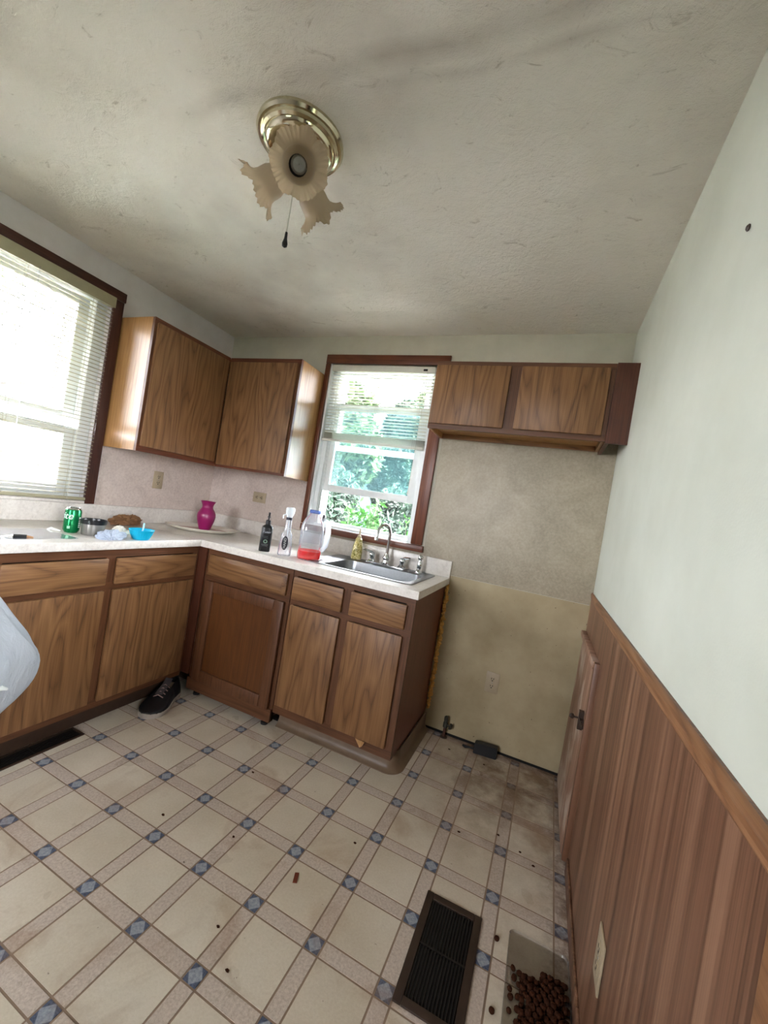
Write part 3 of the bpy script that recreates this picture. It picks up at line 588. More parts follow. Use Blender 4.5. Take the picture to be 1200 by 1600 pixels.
# ------------------------------------------------------------------ outlets
def outlet(loc, axis, label, horiz=False, cat='outlet'):
    t = empty('wall_outlet', loc, label, cat, 'almond wall outlets')
    w, h = (.115, .075) if horiz else (.072, .116)
    def tr(bm):
        for v in bm.verts:
            a, d, c = v.co
            if axis == 'y': v.co = Vector((a, -d, c))
            elif axis == 'x+': v.co = Vector((d, a, c))
            else: v.co = Vector((-d, a, c))
        return bm
    pl = part('plate', tr(box(BM(), -w/2, w/2, 0, .005, -h/2, h/2, bev=.002)), M['almond'], t, local=True)
    for s in (-1, 1):
        a, c = (s * .020, 0) if horiz else (0, s * .020)
        so = part('socket', tr(boxes((a - .014, a + .014, .0048, .0068, c - .014, c + .014), bev=.001)), M['almond'], t, local=True)
        sl = ((-.006, .004, .0016, .005), (.006, .004, .0016, .005), (0, -.007, .003, .003))
        for p, q, e, g in sl:
            if horiz: p, q, e, g = q, p, g, e
            part('slot', tr(box(BM(), a + p - e, a + p + e, .0066, .0072, c + q - g, c + q + g)), M['slot'], so, local=True)
    part('screw', tr(lathe(BM(), [(.003, .005), (.0028, .0062), (.001, .0064)], (0, 0, 0), 8, (0, 1, 0))), M['steel'], t, local=True)
    return t
outlet((.0032, -.473, 1.205), 'x+', 'almond duplex outlet on the left splash panel under the cupboard')
outlet((.478, -.0032, 1.192), 'y', 'almond sideways outlet on the splash panel above the dark pump bottle', True)
outlet((2.297, -.0022, .380), 'y', 'cream duplex outlet low on the stained wallboard')
outlet((W - .0062, -1.300, .305), 'x-', 'cream outlet in the wood-grain panelling near the kibble')

# ------------------------------------------------------------------ ceiling light
LX, LY = 1.545, -1.383
t = empty('ceiling_light', (LX, LY, H), 'brass ceiling light with three ruffled frosted glass shades', 'ceiling light')
part('canopy', lathe(BM(), [(.136, H - .0005), (.137, H - .010), (.131, H - .018), (.124, H - .018), (.121, H - .026), (.113, H - .030), (.108, H - .028), (.104, H - .036), (.094, H - .042), (.075, H - .045), (.060, H - .047), (.052, H - .056), (.036, H - .062), (.030, H - .072)], (LX, LY, 0), 48), M['brass'], t)
hz = H - .092
part('hub', lathe(BM(), [(.028, H - .070), (.036, H - .078), (.040, hz), (.034, hz - .016), (.018, hz - .024), (.008, hz - .034), (.001, hz - .036)], (LX, LY, 0), 24), M['brass'], t)
for az in (-46, 74, 194):
    a, e = R(az), R(-33); d = Vector((math.cos(a) * math.cos(e), math.sin(a) * math.cos(e), math.sin(e))); h0 = Vector((LX, LY, hz + .004))
    part('socket_arm', tube(BM(), [h0 + d * .02, h0 + d * .045], .010, 10), M['brass'], t)
    part('socket_cup', lathe(BM(), [(.010, .040), (.026, .044), (.028, .062), (.024, .064)], h0, 20, d), M['black'] if az == -46 else M['brass'], t)
    def ruf(k, th, r, zz):
        w = max(0, (k - 5) / 5); s = .75 * math.sin(7 * th + az) + .35 * math.sin(11 * th + 2 * az); s2 = math.sin(36 * th)
        return r * (1 + .045 * w * s + .016 * w * s2), zz + .011 * w * s + .003 * w * s2
    pr = [(.025, .050), (.030, .055), (.040, .070), (.046, .086), (.047, .100), (.047, .112), (.050, .124), (.058, .134), (.068, .142), (.077, .147), (.084, .150)]
    bm = BM(); lathe(bm, pr, h0, 120, d, ruf); part('glass_shade', bm, M['frost'], t, 'ruffled frosted glass shade')
    part('bulb', lathe(BM(), [(.012, .06), (.013, .075), (.022, .092), (.024, .105), (.018, .118), (.001, .125)], h0, 18, d), M['bulb'], t)
part('pull_chain', tube(BM(), [(LX, LY, hz - .034), (LX + .001, LY, 2.15), (LX, LY, 2.085)], .0016, 6), M['cord'], t)
part('chain_pull', lathe(BM(), [(.001, 2.088), (.004, 2.086), (.005, 2.066), (.0065, 2.060), (.009, 2.050), (.008, 2.042), (.001, 2.037)], (LX, LY, 0), 12), M['black'], t, 'black pull knob')

# ------------------------------------------------------------------ things on the left worktop
ZC = .9145
t = empty('soda_can', (.385, -1.190, ZC), 'green soda can with white lettering on the left worktop', 'can')
green = plain('can_green', '0a7a45', .25, .6, vary=.05); whitep = plain('white_print', 'e8eeea', .4, vary=.02); M['whitep'] = whitep
can = part('body', lathe(BM(), [(.001, .004), (.022, .004), (.025, 0), (.030, .008), (.033, .014), (.033, .100), (.030, .110)], (.385, -1.19, ZC), 32), green, t)
part('lid', lathe(BM(), [(.030, .110), (.0265, .117), (.027, .119), (.025, .119), (.024, .115), (.001, .115)], (.385, -1.19, ZC), 32), M['chrome'], t)
def wrap(bm, cx, cy, r, ang, zc):
    for v in bm.verts:
        a = ang + v.co.x / r; rr = r + .0003 + v.co.z; v.co = Vector((cx + rr * math.cos(a), cy + rr * math.sin(a), zc + v.co.y))
    return bm
facing = math.atan2(CAM_POS[1] + 1.19, CAM_POS[0] - .385)
bm = text_bm('Sprite', .044, .0002, .25); bmesh.ops.subdivide_edges(bm, edges=bm.edges, cuts=1); part('lettering', wrap(bm, .385, -1.19, .033, facing - 1.55, ZC + .066), whitep, can)
bm = BM()
for q in range(6): box(bm, -.004 + .0, .006, -.028 + q * .0085, -.023 + q * .0085, 0, .0002)
part('nutrition_panel', wrap(bm, .385, -1.19, .033, facing + .95, ZC + .055), whitep, can)
bm = BM(); box(bm, -.006, .006, -.006, .006, 0, .0002); part('emblem', wrap(bm, .385, -1.19, .033, facing - .35, ZC + .027), plain('pale_green_print', '8fc7a4', .4), can)
t = empty('steel_tin', (.455, -1.135, ZC), 'grey steel tin with black rim behind the crumpled plastic wrapper', 'tin')
part('body', lathe(BM(), [(.001, 0), (.044, 0), (.046, .004), (.049, .052)], (.455, -1.135, ZC), 32), plain('grey_tin', '8d8b86', .4, .7), t)
part('rim', lathe(BM(), [(.049, .052), (.052, .053), (.054, .072), (.052, .074), (.049, .072), (.045, .040), (.001, .038)], (.455, -1.135, ZC), 32), M['black'], t)
def crumple(name, c, size, mat, label, cat, seed, amp=.35, n=14, flat=True, group=None):
    r = np.random.default_rng(seed); ph = r.uniform(0, 6.28, (7, 3)); fr_ = r.uniform(1.5, 5.5, (7, 3)); bm = BM(); L = []
    for i in range(n):
        th = math.pi * (i + .5) / n; ring = []
        for k in range(n * 2):
            p = math.pi * k / n; d = np.array([math.sin(th) * math.cos(p), math.sin(th) * math.sin(p), math.cos(th)])
            f = 1 + amp * sum((abs(math.sin(fr_[q] @ d * (1.0 + .45 * q) + ph[q, 0])) - .6) / (1 + .25 * q) for q in range(7)) / 2.2
            v = d * f * np.array(size); ring.append((c[0] + v[0], c[1] + v[1], max(c[2] + v[2], ZC if flat else -9)))
        L.append(ring)
    loft(bm, L, True, True, True); return single(name, bm, mat, (c[0], c[1], ZC), label, cat, group, smooth=False)
crumple('plastic_wrapper', (.578, -1.128, ZC + .016), (.036, .062, .026), translucent('bluish_wrapper', 'd2dcea', .3, .05, .25), 'crumpled bluish-white plastic wrapper left of the blue bowl', 'wrapper', 5, .42, 30)
crumple('paper_ball', (.500, -1.040, ZC + .026), (.024, .030, .026), plain('white_tissue', 'dcd8cc', .8), 'crumpled white tissue ball behind the plastic wrapper', 'tissue', 9, .3, 20)
crumple('paper_scrap', (.440, -.960, ZC + .010), (.022, .045, .010), M['whitep'], 'small flat white paper scrap behind the blue bowl', 'paper', 12, .4)
t = empty('blue_bowl', (.590, -.985, ZC), 'small bright turquoise ribbed plastic bowl near the worktop edge', 'bowl')
turq = plain('turquoise_plastic', '05a9cf', .3, vary=.05)
def rib(k, a, r, zz): return (r * (1 + (.02 * math.cos(28 * a) if 1 < k < 5 else 0)), zz)
part('shell', lathe(BM(), [(.001, .0), (.034, .0), (.038, .004), (.048, .026), (.054, .044), (.058, .048), (.058, .050), (.052, .046), (.045, .026), (.034, .006), (.001, .005)], (.590, -.985, ZC), 84, mod=rib), turq, t)
single('straw', tube(BM(), [(.585, -.985, ZC + .0065), (.565, -.960, ZC + .050), (.555, -.950, ZC + .075)], .0038, 10), plain('pale_blue_straw', 'a8dbe8', .3), (.585, -.985, ZC), 'short pale blue straw standing in the turquoise bowl', 'straw')
crumple('brown_paper', (.120, -.735, ZC + .020), (.028, .088, .036), plain('kraft_paper', '7a5738', .85, bump=.4), 'crumpled brown kraft paper against the left upstand', 'paper', 31, .62, 16)
# platter and vase
t = empty('oval_platter', (.335, -.345, ZC), 'white oval platter with pinkish centre in the worktop corner', 'platter')
ca, sa = math.cos(R(36)), math.sin(R(36))
def oval(bm, prof):
    L = [[(.335 + ca * rx * math.cos(a) - sa * rx * .74 * math.sin(a), -.345 + sa * rx * math.cos(a) + ca * rx * .74 * math.sin(a), ZC + zz) for a in [2 * math.pi * i / 48 for i in range(48)]] for rx, zz in prof]
    return loft(bm, L, True, True, True)
part('dish', oval(BM(), [(.13, 0), (.15, .001), (.20, .014), (.232, .026), (.235, .029), (.230, .029), (.20, .019), (.165, .010)]), plain('white_ceramic', 'ded8cb', .25, vary=.03), t)
part('centre', oval(BM(), [(.164, .0102), (.160, .0108)]), plain('pink_glaze', 'c9aaa0', .25), t, 'pinkish glazed centre')
pink = NT('magenta_glass'); pink.fin(lin('97105f'), .3, spec=.6); pink.b.inputs['Transmission Weight'].default_value = .25
single('flower_vase', lathe(BM(), [(.001, .001), (.032, 0), (.036, .006), (.044, .030), (.054, .062), (.059, .090), (.057, .110), (.048, .130), (.037, .145), (.034, .156), (.036, .168), (.044, .186), (.047, .193), (.044, .194), (.033, .170), (.031, .156), (.035, .143), (.054, .11), (.055, .09), (.04, .03), (.03, .012), (.001, .010)], (.345, -.345, ZC + .0112), 36), pink.m, (.345, -.345, ZC + .0112), 'magenta glass vase standing on the oval platter', 'vase')
# near left: pen-like cutter, twist of foil, film sheet
t = empty('utility_knife', (.530, -1.460, ZC), 'small black and copper tool lying at the left worktop edge', 'tool')
part('handle', tube(BM(), [(.520, -1.478, ZC + .008), (.535, -1.440, ZC + .008)], .007, 8), M['black'], t); part('tip', tube(BM(), [(.535, -1.440, ZC + .007), (.542, -1.420, ZC + .005)], [.006, .003], 8), plain('copper', 'b58a5e', .4, .6), t)
part('clip', tube(BM(), [(.505, -1.515, ZC + .003), (.520, -1.478, ZC + .012)], .002, 6), M['chrome'], t)
single('foil_twist', tube(BM(), [(.325, -1.255, ZC + .004), (.335, -1.245, ZC + .010), (.350, -1.232, ZC + .005), (.362, -1.222, ZC + .003)], [.004, .006, .005, .003], 6), M['whitep'], (.34, -1.24, ZC), 'small white twist of paper left of the soda can', 'paper')
bm = BM(); L = []
for i in range(9):
    x = .30 + .27 * i / 8; L.append([(x + .006 * math.sin(k * 1.7), -1.62 + .36 * k / 10, ZC + .0012 + .0035 * abs(math.sin(i * 1.3 + k * .9))) for k in range(11)])
loft(bm, L, False); single('plastic_sheet', bm, M['film'], (.43, -1.44, ZC), 'thin clear plastic sheet lying flat at the left worktop end', 'plastic sheet')

# ------------------------------------------------------------------ bottles by the sink
def flatbottle(c, secs, ang, n=28, p=3.2):
    L = []
    for hw, hd, zz in secs:
        ring = []
        for i in range(n):
            a = 2 * math.pi * i / n; ux = math.copysign(abs(math.cos(a)) ** (2 / p), math.cos(a)) * hw; uy = math.copysign(abs(math.sin(a)) ** (2 / p), math.sin(a)) * hd
            ring.append((c[0] + ux * math.cos(ang) - uy * math.sin(ang), c[1] + ux * math.sin(ang) + uy * math.cos(ang), c[2] + zz))
        L.append(ring)
    return L
def camang(x, y): return math.atan2(CAM_POS[1] - y, CAM_POS[0] - x) + math.pi / 2      # face turned to the room's middle
def face_text(bm, c, ang, depth, zc):
    for v in bm.verts:
        a, h, d = v.co; dd = -(depth + .0004 + d); v.co = Vector((c[0] + a * math.cos(ang) - dd * math.sin(ang), c[1] + a * math.sin(ang) + dd * math.cos(ang), c[2] + zc + h))
    return bm
c = (1.000, -.535, ZC); an = camang(*c[:2]) - .05
t = empty('pump_bottle', c, 'black pump bottle with white lettering on the worktop', 'bottle')
bd = part('body', loft(BM(), flatbottle(c, [(.028, .018, 0), (.031, .021, .004), (.031, .021, .132), (.029, .019, .142), (.016, .014, .150), (.013, .013, .153)], an), True, True, True), M['black'], t)
part('cap', lathe(BM(), [(.013, .152), (.0145, .153), (.0145, .176), (.010, .179)], c, 18, close=True), M['black'], t)
part('pump_stem', lathe(BM(), [(.005, .178), (.005, .192), (.009, .193), (.009, .199), (.0055, .200), (.0055, .214), (.007, .216), (.006, .222), (.001, .223)], c, 14), M['black'], t)
part('brand_lettering', face_text(text_bm('Fuzen', .018, .0002, .3), c, an, .021, .106), plain('silver_print', 'a9aeb8', .4), bd)
part('small_print', face_text(boxes((-.018, .010, 0, .0016, 0, .0002), (-.014, .012, -.008, -.0065, 0, .0002), (-.019, .017, -.046, -.044, 0, .0002), (-.016, .014, -.053, -.0515, 0, .0002)), c, an, .021, .085), plain('grey_print', '70757a', .5), bd)
bm = BM(); lathe(bm, [(.006, 0), (.011, 0), (.011, .0003), (.006, .0003)], (0, 0, 0), 20); part('round_emblem', face_text(bm, c, an, .021, .058), plain('green_grey_print', '7f9c86', .5), bd)
c = (1.125, -.520, ZC); an = camang(*c[:2]) + .25
t = empty('spray_bottle', c, 'clear empty spray bottle with dark oval label', 'bottle')
sb = part('body', loft(BM(), flatbottle(c, [(.034, .026, 0), (.037, .029, .006), (.036, .028, .05), (.031, .025, .10), (.030, .024, .118), (.020, .018, .132), (.017, .016, .15), (.016, .016, .195), (.013, .013, .200)], an, 28, 2.4), True, True, False), M['clear'], t)
part('collar', lathe(BM(), [(.015, .200), (.017, .201), (.017, .213), (.014, .214)], c, 18, close=True), plain('navy_collar', '14142a', .4), t)
hd = part('trigger_head', loft(BM(), flatbottle(c, [(.014, .012, .214), (.020, .013, .224), (.026, .013, .240), (.027, .013, .262), (.020, .011, .270)], an + .3, 20, 2.6), True, True, True), M['milky'], t)
part('trigger', tube(BM(), [(c[0] - .012 * math.cos(an), c[1] - .012 * math.sin(an), c[2] + .236), (c[0] - .034 * math.cos(an), c[1] - .034 * math.sin(an), c[2] + .222), (c[0] - .036 * math.cos(an), c[1] - .036 * math.sin(an), c[2] + .205)], .004, 6), M['milky'], hd)
part('dip_tube', tube(BM(), [(c[0], c[1], c[2] + .21), (c[0] + .004, c[1], c[2] + .01)], .003, 8), M['milky'], t)
bm = BM(); bmesh.ops.create_circle(bm, cap_ends=True, radius=1, segments=28)
for v in bm.verts: v.co = Vector((v.co.x * .017 - .012, v.co.y * .038, .0006))
lb = part('label', face_text(bm, c, an, .0295, .072), plain('charcoal_label', '2a2c36', .4), sb, 'dark oval label')
bm = text_bm('HAND', .020, .0002)
for v in bm.verts: v.co = Vector((-v.co.y - .006, v.co.x, v.co.z + .0009))
part('lettering', face_text(bm, c, an, .0295, .072), M['whitep'], lb)
# jug
c = (1.245, -.455, ZC); an = camang(*c[:2])
t = empty('plastic_jug', c, 'large clear plastic jug with red liquid in the bottom', 'jug')
def jring(s): return [(.058*s, .058*s, 0), (.064*s, .064*s, .006), (.066*s, .066*s, .03), (.064*s, .064*s, .06), (.066*s, .066*s, .09), (.064*s, .064*s, .12), (.066*s, .066*s, .15), (.065*s, .065*s, .180), (.058*s, .058*s, .205), (.040*s, .040*s, .240), (.028, .028, .256), (.026, .026, .262)]
jb = part('body', loft(BM(), flatbottle(c, jring(1), an, 32, 3.4), True, True, False), M['clear'], t)
red = NT('red_liquid'); red.fin(lin('ff2010'), .05, spec=.5); red.b.inputs['Transmission Weight'].default_value = .35; red.b.inputs['IOR'].default_value = 1.33
tl = red.node('ShaderNodeBsdfTranslucent'); tl.inputs[0].default_value = lin('ff2a18'); mx = red.node('ShaderNodeMixShader'); mx.inputs[0].default_value = .7
red.link(red.b.outputs[0], mx.inputs[1]); red.link(tl.outputs[0], mx.inputs[2]); red.link(mx.outputs[0], red.out.inputs[0])
part('red_liquid', loft(BM(), flatbottle((c[0], c[1], c[2] + .003), [(.055, .055, 0), (.061, .061, .005), (.0632, .0632, .028), (.062, .062, .045)], an, 32, 3.4), True, True, True), red.m, t, 'bright red liquid')
part('cap', lathe(BM(), [(.030, .258), (.0315, .260), (.0315, .274), (.028, .277)], c, 24, close=True), glassy('blue_cap', (.65, .75, .97, 1), .1, .1, .35, lin('6f8cd0')), t, 'translucent blue screw cap')
hx, hy = math.cos(an), math.sin(an)
part('jug_handle', tube(BM(), [(c[0] + hx * .045, c[1] + hy * .045, c[2] + .235), (c[0] + hx * .080, c[1] + hy * .08, c[2] + .215), (c[0] + hx * .088, c[1] + hy * .088, c[2] + .16), (c[0] + hx * .082, c[1] + hy * .082, c[2] + .08), (c[0] + hx * .064, c[1] + hy * .064, c[2] + .05)], [.012, .016, .017, .016, .012], 10), M['milky'], t)
part('tie', boxes((c[0] + hx * .052 - .008, c[0] + hx * .052 + .008, c[1] + hy * .052 - .008, c[1] + hy * .052 + .008, c[2] + .222, c[2] + .258), bev=.004), M['black'], t, 'black clip on the handle')
part('paper_label', face_text(boxes((-.045, .045, -.030, .040, 0, .0002)), c, an, .0675, .125), M['clear'], jb)
bm = BM(); L = []
for i in range(6): L.append([(1.252 + .075 * i / 5 + .004 * math.sin(k), -.495 + .12 * k / 6 - .01 * i / 5, .9198 + .004 * abs(math.sin(i * 1.4 + k))) for k in range(7)])
loft(bm, L, False); single('wet_film', bm, M['milky'], (1.29, -.43, .9195), 'crumpled wet plastic scrap on the sink rim beside the jug', 'plastic scrap')
c = (1.375, -.105, .9195)
t = empty('soap_bottle', c, 'slim bottle with yellow leafy print and nozzle behind the sink', 'bottle')
leafm = NT('leafy_print'); n = leafm.noise(leafm.coord('Object', (70, 70, 55)), 1, 3, .6, 1.5); leafm.fin(leafm.ramp(n, [(.36, lin('6d6a2c')), (.5, lin('b9ab62')), (.62, lin('d9d2a8'))]), .3)
part('body', lathe(BM(), [(.001, 0), (.031, 0), (.034, .005), (.033, .05), (.030, .085), (.024, .105), (.020, .115), (.022, .122), (.015, .134), (.012, .138)], c, 24), leafm.m, t)
part('nozzle', lathe(BM(), [(.013, .137), (.013, .146), (.006, .150), (.0055, .178), (.003, .190), (.001, .190)], c, 14), plain('tan_nozzle', 'a99a78', .4), t)

# ------------------------------------------------------------------ floor things
def register(name, x0, x1, y0, y1, label, bars, along='y', rim=.024):
    t = empty(name, ((x0 + x1) / 2, (y0 + y1) / 2, 0), label, 'floor vent', 'brown floor vents')
    for l in ((x0, x0 + rim, y0, y1), (x1 - rim, x1, y0, y1), (x0 + rim, x1 - rim, y0, y0 + rim), (x0 + rim, x1 - rim, y1 - rim, y1)): part('frame_side', B(*l, .0003, .007, bev=.002), M['registerm'], t)
    part('duct_shade', B(x0 + rim, x1 - rim, y0 + rim, y1 - rim, .0002, .0012), M['gap_shade'], t)  # flat black plate in place of the shaded depth under the louvres
    for k in range(bars):
        if along == 'y': xx = x0 + rim + (x1 - x0 - 2 * rim) * (k + .5) / bars; part('louvre', B(xx - .0015, xx + .0015, y0 + rim, y1 - rim, .0013, .0058), M['bars'], t)
        else: yy = y0 + rim + (y1 - y0 - 2 * rim) * (k + .5) / bars; part('louvre', B(x0 + rim, x1 - rim, yy - .0015, yy + .0015, .0013, .0058), M['bars'], t)
    part('crossbar', B(x0 + rim, x1 - rim, (y0 + y1) / 2 - .003, (y0 + y1) / 2 + .003, .0013, .0062), M['bars'], t)
register('floor_register', 2.268, 2.452, -1.372, -1.022, 'rusty brown metal floor vent near the panelled wall', 15)
register('floor_register', .540, .628, -1.52, -1.143, 'dark floor vent at the foot of the left base cabinets', 6, rim=.010)
# shut-off valve
t = empty('shutoff_valve', (2.082, -.035, 0), 'corroded shut-off valve on a floor pipe near the sink cabinet', 'valve')
vm = plain('corroded_brass', '3b3a30', .5, .5, vary=.4, vs=60)
part('pipe', tube(BM(), [(2.082, -.035, .0003), (2.082, -.035, .06)], .008, 10), plain('rusty_pipe', '4a2a1c', .7), t); part('escutcheon', lathe(BM(), [(.022, .0003), (.020, .004), (.009, .006)], (2.082, -.035, 0), 14, close=True), M['registerm'], t)
part('valve_body', lathe(BM(), [(.009, .055), (.014, .06), (.014, .085), (.011, .09), (.013, .105), (.012, .118), (.006, .124), (.001, .125)], (2.082, -.035, 0), 14), vm, t)
part('stem', tube(BM(), [(2.09, -.037, .078), (2.112, -.045, .076)], .006, 8), vm, t)
part('valve_handle', lathe(BM(), [(.001, .0), (.017, .001), (.018, .005), (.015, .010), (.001, .011)], (2.110, -.044, .076), 14, (.93, -.35, -.05), mod=lambda k, a, r, zz: (r * (1 + .12 * math.cos(5 * a)), zz)), vm, t)
t = empty('black_adapter', (2.325, -.06, 0), 'small black box lying on the floor against the wallboard', 'box')
bm = BM(); loft(bm, [[(2.262, -.090, .0005), (2.388, -.076, .0005), (2.388, -.022, .0005), (2.262, -.036, .0005)], [(2.264, -.078, .054), (2.386, -.064, .056), (2.386, -.024, .056), (2.264, -.038, .054)]], True, True, True)
bmesh.ops.bevel(bm, geom=bm.edges[:], offset=.003, segments=2, affect='EDGES'); part('case', bm, M['black'], t)
part('plug_stub', tube(BM(), [(2.265, -.062, .012), (2.238, -.060, .010), (2.215, -.066, .008), (2.200, -.058, .008)], [.006, .005, .008, .006], 8), M['rubber'], t)
# sneaker, toe towards the viewer
t = empty('sneaker', (.66, -.74, 0), 'dark sneaker with pale sole edge on the floor under the left cabinet', 'shoe')
hl, toe = Vector((.592, -.615)), Vector((.715, -.905)); ax = (toe - hl); SL = ax.length; ax.normalize(); px = Vector((-ax.y, ax.x))
def sp3(s, o, zz): p = hl + ax * (s * SL) + px * o; return (p.x, p.y, zz)
HW = lambda s: .064 * (max(0, min(1, s * 7)) ** .5) * (1 - max(0, (s - .82) / .18) ** 2.2 * .999) ** .5 * (.80 + .28 * math.exp(-((s - .72) / .22) ** 2))
def ringo(k, zz): 
    ss = [.002 + .996 * (.5 - .5 * math.cos(math.pi * i / 16)) for i in range(17)]
    return [sp3(s, HW(s) * k, zz) for s in ss] + [sp3(s, -HW(s) * k, zz) for s in ss[::-1]]
part('sole', loft(BM(), [ringo(1.0, .0005), ringo(1.06, .008), ringo(1.05, .022), ringo(.98, .026)], True, True, True), plain('pale_sole', 'a39a90', .6), t, 'pale rubber sole')
bm = BM(); L = []
for i in range(19):
    s = .02 + .965 * i / 18; hw = HW(s); top = .105 - .050 * max(0, min(1, (s - .30) / .45)) - .022 * max(0, (s - .75) / .25) ; ring = []
    opn = s < .42
    for k in range(15):
        a = math.pi * k / 14; w = math.cos(a); hgt = math.sin(a) ** .55
        if opn: hgt = min(hgt, .93) ; 
        ring.append(sp3(s, hw * w * (1.0 if not opn else (1 - .28 * hgt)), .024 + (top - .024) * hgt * (1 if not opn else 1.0)))
    L.append(ring)
rs = [[bm.verts.new(p) for p in l] for l in L]
for i in range(18):
    for k in range(14):
        s = .02 + .965 * (i + .5) / 18
        if .06 < s < .40 and 4 <= k <= 9: continue       # foot opening
        bm.faces.new((rs[i][k], rs[i][k+1], rs[i+1][k+1], rs[i+1][k]))
bm.faces.new(rs[0]); bm.faces.new(rs[-1])
part('upper', bm, plain('black_leather', '101216', .4, vary=.3), t, 'black upper')
bm = BM(); loft(bm, [[sp3(s, .026 * w, .050 + .02 * (1 - s)) for w in (-1, -.4, .4, 1)] for s in (.10, .25, .42)], False); part('insole', bm, plain('beige_lining', '8f8272', .8), t, 'beige lining')
bm = BM(); loft(bm, [[sp3(s, o, zz) for o in (-.020, 0, .020)] for s, zz in ((.33, .125), (.42, .104), (.55, .092), (.66, .080))], False); part('tongue', bm, plain('grey_tongue', '4b4547', .7), t)
for q, s in enumerate((.44, .51, .58, .65)): part('lace', tube(BM(), [sp3(s, -.026, .088 - q * .008), sp3(s + .015, 0, .106 - q * .009), sp3(s, .026, .088 - q * .008)], .003, 6), plain('pinkish_lace', '9a7f7c', .8), t)
# hanging white bag at the left run
t = empty('plastic_bag', (.78, -1.72, .23), 'bulging white plastic carrier bag hanging from the left worktop edge', 'bag')
r = np.random.default_rng(11); ph = r.uniform(0, 6.28, 8); bm = BM(); L = []; N = 64
for i in range(33):
    u = i / 32; zz = .90 - .67 * u
    wv = float(np.interp(-zz, [-.90, -.79, -.70, -.62, -.57, -.53, -.49, -.45, -.40, -.32, -.26, -.23], [.03, .080, .140, .203, .234, .249, .249, .233, .190, .108, .045, .004]))
    dx_ = .022 + .115 * math.sin(math.pi * min(1, u / 1.02)) ** .8
    ring = []
    for k in range(N):
        a = 2 * math.pi * k / N; f = 1 + .05 * math.sin(5 * a + ph[0] + 3 * u) + .035 * math.sin(9 * a + ph[1] - 7 * u) + .022 * math.sin(17 * a + ph[2] + 5 * u) + .015 * math.sin(23 * u + 3 * a)
        f += .012 * math.sin(31 * a + 11 * u) + .012 * math.sin(14 * u * (1 + math.cos(a)) + 2 * a)
        ring.append((max(.7755 + dx_ * math.cos(a) * f, .6365), -1.725 + wv * math.sin(a) * f * .95, zz + .008 * math.sin(4 * a + 9 * u) * math.sin(math.pi * u)))
    L.append(ring)
loft(bm, L, True, False, True); part('sack', bm, M['bag'], t)
part('handle_strap', loft(BM(), [[(x, y, zz) for y in (-1.765, -1.745, -1.72, -1.695)] for x, zz in ((.785, .865), (.755, .895), (.700, .915), (.655, .9205), (.600, .9185), (.52, .9160))], False), M['bag'], t, 'handle strap lying over the worktop edge')
part('tissue_inside', tube(BM(), [(.880, -1.69, .47), (.892, -1.66, .485), (.893, -1.63, .483), (.885, -1.61, .470)], [.004, .008, .008, .004], 8), M['whitep'], t)
# kibble pile on a clear tray
t = empty('clear_tray', (2.625, -1.20, 0), 'shallow clear plastic tray holding the kibble by the panelled wall', 'tray')
part('base', loft(BM(), [rrect(2.540, 2.708, -1.44, -1.005, .02, .0004), rrect(2.537, 2.711, -1.443, -1.002, .02, .006), rrect(2.540, 2.708, -1.44, -1.005, .02, .0065), rrect(2.544, 2.704, -1.436, -1.009, .018, .0022)], True, False, True), glassy('tray_plastic', (1, 1, 1, 1), .05, .12, .06, (.75, .76, .76, 1)), t)
kbm = BM(); lathe(kbm, [(.0006, .0), (.006, .0005), (.0078, .004), (.0072, .008), (.004, .0105), (.0006, .0105)], (0, 0, 0), 9)
for v in kbm.verts: v.co += Vector((random.uniform(-.0006, .0006),) * 3) * (1 if v.co.z > .002 else 0)
kme = mesh_of(kbm, 'kibble'); kme.materials.append(M['kib']); kr = random.Random(21); nk = 0
def kib(x, y, zz, label, group):
    o = bpy.data.objects.new('kibble', kme); COL.objects.link(o); o.location = (x, y, zz); s = kr.uniform(.9, 1.08); o.scale = (s, s * kr.uniform(.9, 1.15), s); o.rotation_euler = (kr.uniform(-.12, .12), kr.uniform(-.12, .12), kr.uniform(0, 6.28))
    tag(o, label, 'kibble', group)
PL, PG = 'dark brown kibble piece in the pile on the clear tray', 'kibble pile on the tray'
pts = []
for lay, (x0, x1, y1, y0, zz) in enumerate(((2.574, 2.700, -1.098, -1.345, .0024), (2.583, 2.694, -1.110, -1.335, .0128), (2.600, 2.686, -1.14, -1.30, .0232))):
    j = 0; y = y1
    while y > y0:
        x = x0 + (.0088 if j % 2 else 0) + kr.uniform(-.001, .001)
        while x < x1:
            cut = (x - x0) / (x1 - x0); edge = y > y1 - .030 and cut < .45 and y > y1 - .03 * (1 - cut)
            if not edge and kr.random() > (.04 if lay == 0 else .12): kib(x + kr.uniform(-.0008, .0008), y + kr.uniform(-.0008, .0008), zz, PL, PG)
            x += .0178
        y -= .0160; j += 1
for x, y in ((2.556, -1.125), (2.560, -1.150), (2.551, -1.185), (2.555, -1.205), (2.5535, -1.24)): kib(x, y, .0024, 'loose kibble piece strayed to the tray edge beside the pile', 'loose kibble on the tray edge')
kib(2.503, -1.062, .0004, 'single kibble piece on the floor between the vent and the tray', None)
kib(2.512, -1.262, .0004, 'single kibble piece on the floor left of the tray', None)
